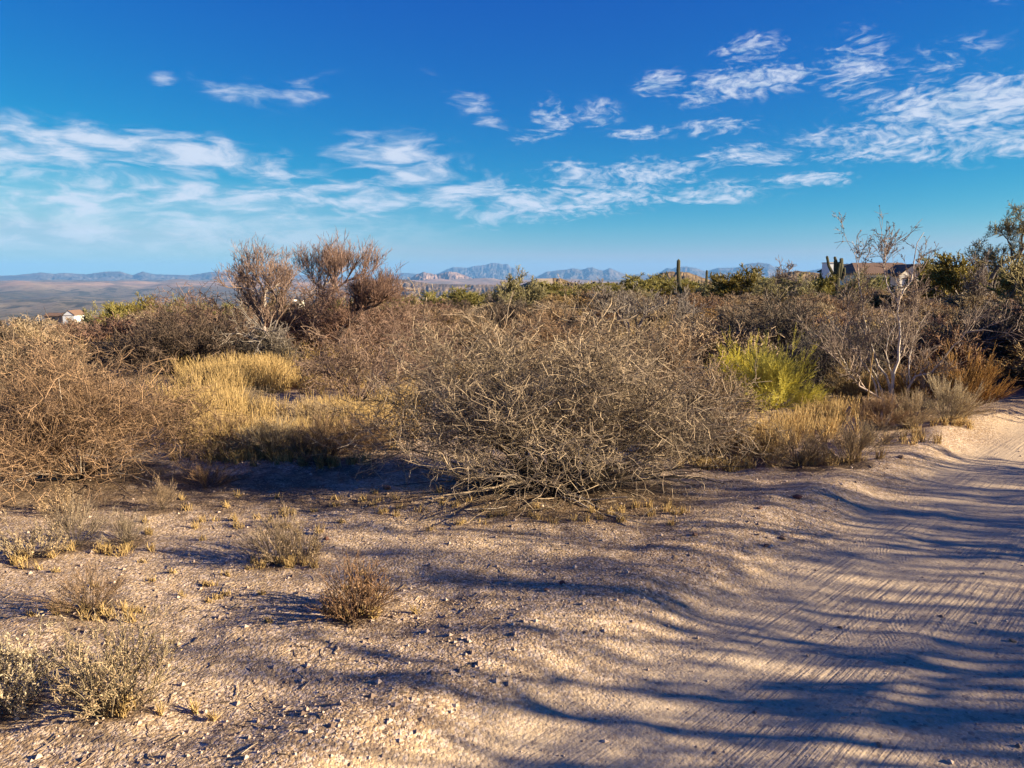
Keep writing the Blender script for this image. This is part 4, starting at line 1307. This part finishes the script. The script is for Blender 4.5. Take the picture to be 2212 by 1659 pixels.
# ------------------------------------------------------------------ trees along the skyline and the scrub field
def shade_trees():
    """mesquites standing right of the road, whose shadows stripe the ground"""
    global rng
    rng = np.random.default_rng(21)
    P = crown_tree(2.3, 3.4, M_OLIVE, M_DBARK, 'mesquite_tree', n_tr=6, m=(6, 5, 5, 0), tw=.010, r0=.07, el0=40, leafn=1500, leafs=.06, spread=.9)
    Q = crown_tree(2.0, 3.2, M_BROWN, M_DBARK, 'mesquite_tree', n_tr=5, m=(6, 5, 4, 0), tw=.010, r0=.07, el0=35, spread=.9)
    H = crown_tree(1.9, 4.0, M_BROWN, M_DBARK, 'mesquite_tree', n_tr=4, m=(6, 5, 4, 0), tw=.010, r0=.07, el0=58, spread=.9, t0=.6, fill=(.75, .95))
    W = crown_tree(2.0, 3.2, M_BROWN, M_DBARK, 'mesquite_tree', n_tr=5, m=(5, 4, 3, 0), tw=.010, r0=.075, el0=38, spread=.8)
    spots = [(12.5, .3, .8, 1.15, H, 0.2, 'slender high crowned mesquite nearest the road, right of the frame'),
             (15.0, -1.2, 1.2, 1.35, H, 1.4, 'high crowned mesquite second from the road on the right'),
             (17.5, -1.7, 1.3, 1.6, H, 3.1, 'tall high crowned mesquite behind the second one from the road'),
             (19.8, -.9, 1.1, 1.8, H, 2.2, 'tallest slim mesquite far off to the right of the road'),
             (10.5, -.7, .75, .9, Q, 4.0, 'low rounded mesquite at the right road side'),
             (14.0, -3.8, 1.4, 1.5, Q, 5.0, 'broad low branched mesquite right of the camera'),
             (21.0, -4.6, 2.0, 2.1, Q, .9, 'very broad mesquite farthest to the right'),
             (10.2, -2.4, .9, 1.0, Q, 2.7, 'small dense mesquite close by on the right'),
             (14.0, 1.7, .6, 1.5, H, 5.6, 'thin sparse mesquite with a raised crown past the slender one'),
             (18.4, 1.1, .7, 1.75, H, 4.4, 'thin tall mesquite behind the sparse raised one'),
             (8.8, 1.4, 1.1, 1.35, W, 2.0, 'leafless mesquite nearest the road, with open forked limbs'),
             (9.5, 3.0, .9, 1.25, W, 4.2, 'leafless mesquite just past the nearest one'),
             (8.7, -.4, 1.0, 1.2, W, 5.9, 'leafless mesquite level with the camera on the right'),
             (9.9, 4.7, .75, 1.05, W, .5, 'leafless small mesquite where the road straightens'),
             (11.4, .15, .95, 1.3, Q, 1.1, 'twiggy mesquite in the middle of the road side row'),
             (13.2, -1.7, 1.2, 1.5, Q, 3.6, 'large twiggy mesquite in the second row by the road'),
             (16.6, .8, .55, 1.6, H, 1.0, 'sparse tall mesquite between the two thin ones'),
             (20.8, 2.2, .7, 2.0, H, 3.7, 'thin mesquite farthest back right of the road'),
             (10.4, 5.0, .5, .55, Q, 0.6, 'knee high scrubby mesquite beside the road before the bend')]
    for i, (x, y, s, sz, (limbs, sec, crown), rz, lab) in enumerate(spots):
        t = thing('mesquite_tree', lab, 'tree', (x, y, float(terrain(x, y)) - .03), rz, (s, s, sz),
                  'mesquite trees along the right side of the road')
        for me in limbs:
            obj('trunk', me, t)
        obj('limbs', sec, t)
        obj('crown', crown, t)
    # dense thicket past the bend that throws the far road into shade
    names = ['low mesquite right at the shaded road edge past the bend', 'low mesquite behind the one at the shaded road edge', 'low mesquite in the dark left side of the thicket',
             'tall mesquite at the back of the thicket', 'low mesquite on the near right side of the thicket', 'tallest mesquite on the far right of the thicket', 'tall mesquite at the back left of the thicket']
    for i, (x, y, s) in enumerate([(8.9, 8.1, .42), (10.0, 9.2, .5), (8.4, 9.6, .4), (10.4, 11.8, .85), (11.8, 7.2, .55), (13.4, 10.2, 1.0), (9.2, 12.6, .8)]):
        limbs, sec, crown = P
        t = thing('mesquite_tree', names[i], 'tree', (x, y, float(terrain(x, y)) - .03), i * 1.1, (s * (1.3 if s < .6 else 1), s * (1.3 if s < .6 else 1), s * .9),
                  'mesquite trees of the thicket past the bend')
        for me in limbs:
            obj('trunk', me, t)
        obj('limbs', sec, t)
        obj('crown', crown, t)
    return P, Q


def mark2(px):
    return mark(px).replace('below', 'beneath')


def skyline_trees(A, B, Dm, amb, amb2, fan):
    global rng
    rng = np.random.default_rng(77)
    V1 = crown_tree(1.9, 2.6, M_VERDE, M_BARK, 'palo_verde', n_tr=6, m=(6, 6, 6, 2), tw=.016, r0=.06, el0=35, spread=.75)
    V2 = crown_tree(2.2, 2.4, M_OLIVE, M_DBARK, 'ironwood_tree', n_tr=6, m=(6, 6, 6, 2), tw=.016, r0=.06, el0=25, leafn=1300, leafs=.09, spread=.95)
    V3 = crown_tree(1.7, 2.7, M_VERDE, M_BARK, 'palo_verde', n_tr=5, m=(6, 6, 6, 2), tw=.015, r0=.05, el0=30, leafn=1500, leafs=.08, spread=.7)
    V4 = crown_tree(1.8, 2.8, M_BARK, M_DBARK, 'bare_ironwood', n_tr=5, m=(6, 5, 6, 2), tw=.012, r0=.07, el0=35, spread=1.0)
    far = {1: joined('palo_verde_far', list(V1[0]) + [V1[1], V1[2]]), 2: joined('ironwood_far', list(V2[0]) + [V2[1], V2[2]]),
           3: joined('leafy_verde_far', list(V3[0]) + [V3[1], V3[2]]), 4: joined('bare_iron_far', list(V4[0]) + [V4[1], V4[2]])}
    nomw = {1: 3.4, 2: 3.9, 3: 3.2, 4: 3.3}
    nomh = {1: 2.5, 2: 2.3, 3: 2.6, 4: 2.6}
    full = {1: V1, 2: V2, 3: V3, 4: V4}

    def tree(kind, px, top, D, w, label, group=None, parts=False):
        x = atd(px, 600, D)[0]
        z = float(terrain(x, D))
        k = D / FPX
        H = EYE - (top - 600) * k - z
        nw, nh = nominal([('crown', far[kind])])
        sx = w * k / nw
        sz = H / nh
        nm = {1: 'palo_verde', 2: 'ironwood_tree', 3: 'palo_verde', 4: 'bare_tree'}[kind]
        if parts:
            t = thing(nm, label, 'tree', (x, D, z - .05), random.uniform(0, 6), (sx, sx, sz), group)
            for me in full[kind][0]:
                obj('trunk', me, t)
            obj('limbs', full[kind][1], t)
            obj('crown', full[kind][2], t)
            return t
        o = obj(nm, far[kind], loc=(x, D, z - .05))
        o.rotation_euler = (0, 0, random.uniform(0, 6))
        o.scale = (sx, sx, sz)
        return tag(o, label, 'tree', group)

    # hand placed ones (picture x, top y, distance, width px)
    T = [(2, 1115, 580, 38, 110, 'sparse green tree with a dark bare leader, breaking the skyline in the centre', 1),
         (4, 1098, 600, 40, 90, 'dark bare branched tree leaning left beside the sparse green one', 1),
         (1, 1020, 618, 46, 110, 'olive tree with spreading top under the pink foothill', 1),
         (3, 935, 628, 48, 110, 'bright yellow green palo verde right of the leaning mesquite', 1),
         (3, 858, 636, 44, 90, 'yellow green palo verde showing behind the leaning reddish mesquite', 1),
         (3, 755, 640, 50, 60, 'yellow green palo verde glimpsed between the two bare trees', 1),
         (3, 250, 652, 46, 80, 'bright green palo verde, lower and nearer of the left group', 1),
         (1, 285, 636, 60, 95, 'rounded olive green tree at the top of the left group', 1),
         (2, 190, 655, 62, 70, 'pale olive tree just right of the small white house', 1),
         (1, 365, 638, 66, 62, 'narrow olive tree with a bare white stem beside it', 1),
         (1, 415, 650, 70, 80, 'grey green tree at the right end of the left group', 1),
         (2, 600, 622, 30, 130, 'olive green tree behind the left bare mesquite', 1),
         (1, 1400, 592, 52, 120, 'grey green tree at the foot of the round hill, left of the tall saguaro', 1),
         (1, 1300, 610, 60, 100, 'pale green tree between the graded pad and the round hill', 1),
         (3, 1195, 606, 60, 90, 'green tree below the graded pad', 1),
         (1, 1445, 590, 60, 95, 'yellow green tree just left of the tall saguaro', 1),
         (3, 1500, 605, 55, 80, 'bright green tree just right of the tall saguaro', 1),
         (2, 1550, 598, 48, 80, 'dark green tree below the small distant saguaro', 1),
         (1, 1590, 574, 46, 120, 'tall feathery palo verde right of the small distant saguaro', 1),
         (2, 1650, 592, 44, 110, 'wide drooping ironwood tree below the domed blue mountain', 1),
         (4, 1700, 562, 46, 90, 'bare topped tree with a curling limb left of the candelabra saguaro', 1),
         (2, 1715, 592, 45, 130, 'dense olive tree under the bare topped tree', 1),
         (3, 1775, 590, 50, 80, 'yellow green tree at the foot of the candelabra saguaro', 1),
         (2, 1860, 580, 60, 80, 'brown green tree in front of the left end of the brown roof', 1),
         (1, 1898, 594, 62, 46, 'grey green tree hiding the middle of the brown roofed house', 1),
         (2, 2035, 574, 50, 90, 'brown green tree at the right end of the brown roofed house', 1),
         (3, 2090, 548, 42, 140, 'big bright green palo verde right of the house', 1),
         (1, 2030, 552, 46, 100, 'yellow green palo verde rising between the house and the big bright one', 1),
         (4, 2112, 545, 40, 70, 'wiry bare tree sticking out of the palo verdes at right', 1),
         (3, 2170, 560, 36, 130, 'green palo verde behind the twisted tree at the right edge', 1),
         (1, 2240, 560, 34, 120, 'palo verde cut by the right edge behind the twisted tree', 1)]
    for kind, px, top, D, w, lab, pt in T:
        tree(kind, px, top, D, w, lab, parts=D < 52)
    # twisted tree at the right edge, with explicit limbs
    q = lambda pts: [(1475 + a / 3, 442.4 + b / 3) for a, b in pts]
    D = 52.0
    polys = [(q([(2000, 560), (1980, 500), (2050, 380), (2120, 350), (2180, 300), (2160, 230), (2190, 160)]), (.10, .03), (0, -.5)),
             (q([(1990, 540), (1940, 480), (1900, 430), (1890, 380), (1960, 370), (2050, 380)]), (.07, .03), (0, .4)),
             (q([(2000, 560), (2040, 460), (2060, 400), (2000, 380)]), (.07, .03), (0, .3)),
             (q([(2120, 350), (2110, 260), (2060, 200), (2040, 170)]), (.04, .015), (-.2, -.4)),
             (q([(2120, 350), (2220, 330), (2290, 240), (2280, 160)]), (.06, .02), (0, .4)),
             (q([(2180, 300), (2230, 220), (2210, 120)]), (.04, .015), (0, -.3))]
    P, Rr = limb_tree(polys, D, M_DBARK, 0, k=12)
    Rr = Rr * 1.7
    bx = atd(1475 + 2000 / 3, 620, D)[0]
    base = np.array((bx, D, float(terrain(bx, D))))
    P = P - base
    for i in range(3):
        if P[i, 0, 2] > -.05:
            P[i, 0] = (P[i, 0, 0], P[i, 0, 1], -.05)
    t = thing('ironwood_tree', 'twisted dark limbed tree with a thin grey green crown at the right edge', 'tree', tuple(base))
    for i in range(len(P)):
        obj('limb', tube_mesh('twisted_limb', [(P[i:i + 1], Rr[i:i + 1], (.2, .9))], M_DBARK, sides=7), t)
    P1, R1 = spawn(P, Rr, 10, .3, (.7, 1.5), 6, .18, .02, .9, .3, .45, .45)
    P2, R2 = spawn(P1, R1, 7, .3, (.35, .8), 5, .2, .02, .9, .2, .6, .5)
    P3, R3 = spawn(P2, R2, 7, .2, (.2, .45), 3, .2, .02, .9, .2, .6, .5)
    R2, R3 = np.maximum(R2, .014), np.maximum(R3, .011)
    obj('crown', tube_mesh('twisted_crown', [(P1, R1, (0, .6)), (P2, R2, (0, .7)), (P3, R3, (0, .8))], M_OLIVE, extra=leaves(P3, 2600, .12)), t)

    # more skyline trees between these
    for px, top, D in [(1090, 622, 50), (1150, 618, 52), (1215, 622, 56), (1275, 618, 54), (1330, 616, 58), (1385, 618, 50), (1440, 614, 55), (1500, 612, 52), (1545, 610, 60), (1610, 606, 55), (1670, 604, 52), (1745, 604, 56), (890, 642, 55), (945, 638, 60), (1035, 630, 56), (320, 655, 70), (230, 660, 58), (1820, 606, 62), (1250, 612, 85), (1340, 612, 80), (1370, 614, 95), (1080, 625, 60), (980, 630, 70), (900, 640, 75), (820, 640, 80), (700, 648, 80), (520, 650, 75),
                       (470, 652, 80), (1475, 612, 90), (1620, 600, 90), (1680, 600, 85), (1740, 600, 80), (1240, 620, 60), (1160, 622, 60), (2060, 575, 75), (2140, 570, 70), (2205, 575, 65), (2290, 560, 60)]:
        tree(random.choice((1, 2, 3)), px, top + random.randint(-4, 4), D, random.randint(60, 100), ('nearer' if D < 60 else 'further' if D < 80 else 'farthest') + ' small green tree of the skyline belt, ' + mark2(px),
             'green trees of the belt beyond the field')
    return far, nomw, nomh


MARKS = [(40, 'at the left edge below the valley'), (148, 'below the small white house on the slope'), (230, 'just right of the small white house'), (290, 'below the left group of green trees'),
         (370, 'beside the narrow olive tree'), (440, 'left of the left bare tree'), (560, 'behind the left bare tree'), (650, 'between the two bare trees'), (740, 'behind the taller bare tree'),
         (850, 'behind the leaning reddish mesquite'), (940, 'under the pink foothill'), (1010, 'left of the flat topped mountain'), (1075, 'under the flat topped mountain'),
         (1150, 'below the graded pad'), (1240, 'below the jagged blue range'), (1310, 'left of the silvery snag'), (1390, 'behind the silvery snag'), (1466, 'below the tall saguaro'),
         (1530, 'below the small distant saguaro'), (1590, 'below the feathery palo verde'), (1645, 'below the domed blue mountain'), (1710, 'below the curling bare topped tree'),
         (1770, 'left of the candelabra saguaro'), (1815, 'below the candelabra saguaro'), (1870, 'below the left end of the brown roof'), (1930, 'below the cream gable'), (1995, 'below the right end of the brown roof'),
         (2060, 'below the wiry bare tree'), (2120, 'below the twisted tree'), (2200, 'at the right edge')]


def mark(px):
    return min(MARKS, key=lambda m: abs(m[0] - px))[1]


def field(far):
    """the brown bushes of the flat between the near thorn bushes and the tree belt"""
    def lod(rx, rz, mat, name, tw, n=40, el0=10, m=(6, 5, 4)):
        P0, R0 = dome_stems(n, rx, rz, el0=el0, k=5, r0=.012, fill=(.55, .95), jit=.1)
        s = (rx + rz) / 2
        P1, R1 = spawn(P0, R0, m[0], .25, (.25 * s, .5 * s), 4, .16, 0, .8, .15, .7, .6, out=.2)
        P2, R2 = spawn(P1, R1, m[1], .15, (.12 * s, .3 * s), 3, .25, 0, 1.1, .15, .8, .7)
        P3, R3 = spawn(P2, R2, m[2], .1, (.06 * s, .14 * s), 2, .3, 0, 1.3, .15, .8, .7)
        return tube_mesh(name, [(P0, R0, (0, .5)), (P1, np.maximum(R1, tw * 1.1), (0, .7)), (P2, np.maximum(R2, tw), (0, 1)), (P3, np.maximum(R3, tw * .8), (.1, 1))], mat)
    L = [(lod(1.1, .85, M_THORN, 'field_bush', .007), 'grey brown'), (lod(1.1, .8, M_BROWN, 'field_bush', .008), 'brown'), (lod(1.1, .9, M_RED, 'field_bush', .007), 'reddish brown'),
         (lod(1.1, .9, M_THORN_D, 'field_bush', .008), 'dark brown'), (lod(1.0, .8, M_SEED, 'field_bush', .009, el0=25), 'straw tan'), (lod(1.0, .9, M_AMBER, 'field_bush', .008, el0=25), 'amber')]
    placed = []

    def ok(x, y, r):
        return all((x - a) ** 2 + (y - b) ** 2 > (.8 * (r + c)) ** 2 for a, b, c in placed)
    made = 0
    tries = 0
    R_ = random.Random(3)
    while made < 255 and tries < 9000:
        tries += 1
        y = 10.5 * (62 / 10.5) ** (R_.random() ** .8)
        x = y * R_.uniform(-.80, .84)
        px = CX + x / y * FPX * .99
        if y < 13.5 and px < 1450:
            continue
        if road_s(x, y) > -.6 and y < 17 and x > 3:
            continue
        if y < 15 and 380 < px < 950:
            continue
        r = R_.uniform(.7, 1.3) * (1.0 if y < 30 else 1.3)
        if not ok(x, y, r):
            continue
        placed.append((x, y, r))
        right, left = px > 1650, px < 480
        wts = (3, 3, 1, 1, 4, 3 if right else 1) if not left else (5, 2, 2, 1, 2, 0)
        if 480 <= px < 1000:
            wts = (3, 3, 4, 2, 2, 0)
        me, col = R_.choices(L, wts)[0]
        h = R_.uniform(.38, .72) * (1.0 if y < 30 else 1.2)
        zone = 'left' if left else 'right' if right else 'middle'
        dist = 'near' if y < 18 else 'mid' if y < 33 else 'far'
        where = {'near': 'just behind the front thorn bushes', 'mid': 'halfway out in the scrub flat', 'far': 'far out before the green tree belt'}[dist]
        side = {'left': 'on the left', 'right': 'on the right', 'middle': 'in the middle'}[zone]
        o = obj('field_bush', me, loc=(x, y, float(terrain(x, y)) - .03))
        o.rotation_euler = (0, 0, R_.uniform(0, 6.28))
        o.scale = (r / 1.05, r / 1.05, h / .85)
        siz = 'broad' if r > (1.15 if y < 30 else 1.45) else 'small' if r < (.85 if y < 30 else 1.1) else 'rounded'
        dst = {'near': 'near', 'mid': 'midway', 'far': 'far out'}[dist]
        tag(o, f'{siz} {"tall" if h > .62 else "low"} {col} bush {dst}, {mark(px)}', 'bush', f'{col} field bushes {where} {side}')
        made += 1
    # scrub beyond, on the slopes and in the valley: reads as one mass
    n = 5200
    a = np.radians(rng.uniform(-46, 46, n))
    r = 85 * (1200 / 85) ** rng.uniform(0, 1, n)
    x, y = r * np.sin(a), r * np.cos(a)
    z = terrain(x, y)
    s = rng.uniform(.5, 1.5, n) * (1 + r / 600)
    k = 26
    d = rand_unit(n * k).reshape(n, k, 3)
    d[..., 2] = np.abs(d[..., 2])
    c = d * rng.uniform(.4, 1, (n, k, 1)) * s[:, None, None] * np.array((1, 1, .8)) + np.stack([x, y, z], -1)[:, None]
    u = rand_unit(n * k).reshape(n, k, 3) * (s * .28)[:, None, None]
    w = rand_unit(n * k).reshape(n, k, 3) * (s * .28)[:, None, None]
    V = np.stack([c, c + u, c + w], 2).reshape(-1, 3)
    F = np.arange(n * k * 3).reshape(-1, 3)
    base = rng.uniform(0, 1, n)
    tone = np.repeat(np.clip(base[:, None] + rng.uniform(-.3, .3, (n, k)), 0, 1).ravel(), 3)
    m = plant_mat('far_scrub', (0.06, 0.055, 0.03), (0.17, 0.135, 0.07), 0.0)
    o = obj('distant_scrub', mesh_np('distant_scrub', V, F, (m,), {'tone': tone}, smooth=False))
    tag(o, 'far scrub covering the slope and valley edge beyond the tree belt', kind='stuff')


def grasses():
    # straw grass: patches (picture x, y, half-width px, half-height px, blade height m, count)
    patches = [(470, 850, 70, 22, .42, 2600), (560, 835, 70, 18, .45, 2600), (470, 900, 60, 26, .34, 2200), (450, 950, 50, 26, .26, 1500), (600, 960, 160, 26, .24, 3200),
               (800, 935, 90, 26, .26, 2000), (860, 890, 60, 20, .28, 1200), (520, 990, 110, 12, .14, 1400), (640, 830, 200, 16, .3, 1800), (690, 1000, 120, 10, .12, 700),
               (1640, 965, 90, 22, .26, 1200), (1740, 930, 80, 30, .24, 900), (1800, 900, 60, 14, .24, 600), (1780, 1005, 110, 8, .12, 500), (1560, 1010, 120, 10, .1, 500),
               (980, 800, 80, 16, .3, 900), (1180, 1115, 300, 26, .05, 420), (1390, 1105, 150, 26, .06, 220), (960, 1085, 140, 26, .05, 200), (600, 1215, 90, 12, .06, 260),
               (240, 1195, 100, 12, .06, 260), (190, 1330, 110, 16, .06, 260), (780, 1330, 100, 14, .05, 260), (280, 1545, 170, 24, .05, 300), (700, 1110, 340, 60, .035, 500),
               (420, 1270, 420, 90, .03, 500), (60, 1215, 80, 14, .06, 200), (1900, 960, 120, 18, .12, 500), (2060, 925, 90, 8, .1, 300), (500, 1120, 250, 40, .05, 350),
               (300, 760, 200, 14, .35, 900), (1250, 690, 400, 10, .42, 1700), (1750, 700, 250, 10, .42, 1200), (2030, 690, 200, 10, .4, 1100), (1000, 700, 220, 10, .4, 1100),
               (1200, 745, 300, 14, .35, 1100), (1650, 745, 250, 12, .35, 900), (430, 800, 80, 14, .38, 900), (700, 905, 120, 16, .26, 1400), (380, 880, 60, 30, .3, 900),
               (1560, 800, 250, 20, .3, 700), (720, 770, 160, 14, .35, 900), (1000, 745, 250, 14, .35, 900), (1450, 720, 300, 14, .35, 900), (1900, 730, 200, 14, .35, 800)]
    PP, LL = [], []
    for px, py, wx, wy, h, n in patches:
        u = rng.normal(size=(n, 2)) * .5
        qx, qy = px + u[:, 0] * wx, py + u[:, 1] * wy
        # clumping
        cl = rng.integers(0, max(4, n // 22), n)
        cx = (rng.normal(size=(cl.max() + 1, 2)) * .5)[cl]
        qx = px + cx[:, 0] * wx + rng.normal(size=n) * 5
        qy = py + cx[:, 1] * wy + rng.normal(size=n) * 1.2
        sx, sz = (qx - CX) / FPX, -(qy - CY) / FPX
        c, s_ = math.cos(PITCH), math.sin(PITCH)
        dy = c + sz * s_
        dz = -s_ + sz * c
        t = np.clip(EYE / np.maximum(-dz, .01), 0, 40)
        x, y = sx * t, dy * t
        z = terrain(x, y)
        PP.append(np.stack([x, y, z], -1))
        LL.append(h * rng.uniform(.45, 1.15, n))
    P0 = np.concatenate(PP)
    L = np.concatenate(LL)
    k = 4
    d = rng.normal(size=(len(P0), 3)) * .28 + np.array((0, 0, 1))
    P = walk(P0, d, L, k, .10, -.05, None)
    rad = (.0011 + .0034 * np.clip(P0[:, 1] / 12, 0, 1))[:, None] * np.array([1, .9, .7, .35])[None]
    V, F, T = tubes([(P, rad, (0, 1))], 3)
    o = obj('dry_grass', mesh_np('dry_grass', V, F, (M_STRAW,), {'tone': T}))
    tag(o, 'straw coloured dry grass in tufts between the bushes', kind='stuff')
    # fallen twigs and litter on the gravel
    n = 1100
    r = 2.1 * (9 / 2.1) ** rng.uniform(0, 1, n)
    a = np.radians(rng.uniform(-38, 30, n))
    x, y = r * np.sin(a), r * np.cos(a)
    keep = road_s(x, y) < -.1
    x, y = x[keep], y[keep]
    P0 = np.stack([x, y, terrain(x, y) + .004], -1)
    d = rng.normal(size=(len(x), 3)) * np.array((1, 1, .12))
    P = walk(P0, d, rng.uniform(.015, .075, len(x)), 4, .18, 0, None)
    P[:, :, 2] = terrain(P[:, :, 0], P[:, :, 1]) + .004
    V, F, T = tubes([(P, np.full((len(x), 4), .0018), (0, 1))], 3)
    o = obj('twig_litter', mesh_np('twig_litter', V, F, (M_THORN,), {'tone': T}))
    tag(o, 'short dead twigs strewn over the gravel', kind='stuff')


def haze():
    V, F = boxv(-28000, 28000, -28000, 28000, -260, 500)
    me = bpy.data.meshes.new('haze')
    me.from_pydata(V, [], F)
    m = bpy.data.materials.new('haze')
    m.use_nodes = True
    t = NT(m.node_tree)
    v = t.n('ShaderNodeVolumePrincipled', {'Color': (0.20, 0.48, 0.95, 1), 'Density': HAZE, 'Anisotropy': 0.0})
    t.n('ShaderNodeOutputMaterial', {'Volume': v.outputs[0]})
    me.materials.append(m)
    o = obj('haze', me)
    tag(o, 'thin bluish air over the valley and mountains', kind='stuff')


HAZE = 3.7e-5
import time as _t
_t0 = _t.time()


def step(n, f, *a):
    r = f(*a)
    print(f'[{_t.time() - _t0:6.1f}s] {n}', flush=True)
    return r


protos = step('near', near_plants)
step('setting', build_setting)
step('haze', haze)
step('snags', snags)
step('saguaros', saguaros)
step('houses', houses)
step('shade', shade_trees)
far = step('skyline', skyline_trees, protos[0], protos[1], protos[2], protos[3], protos[4], protos[6])
step('field', field, far[0])
step('grass', grasses)
step('stones', stones)
tri = sum(len(m.polygons) * (1 if len(m.polygons) and m.polygons[0].loop_total == 3 else 2) for m in bpy.data.meshes)
print('unique triangles ~', tri)
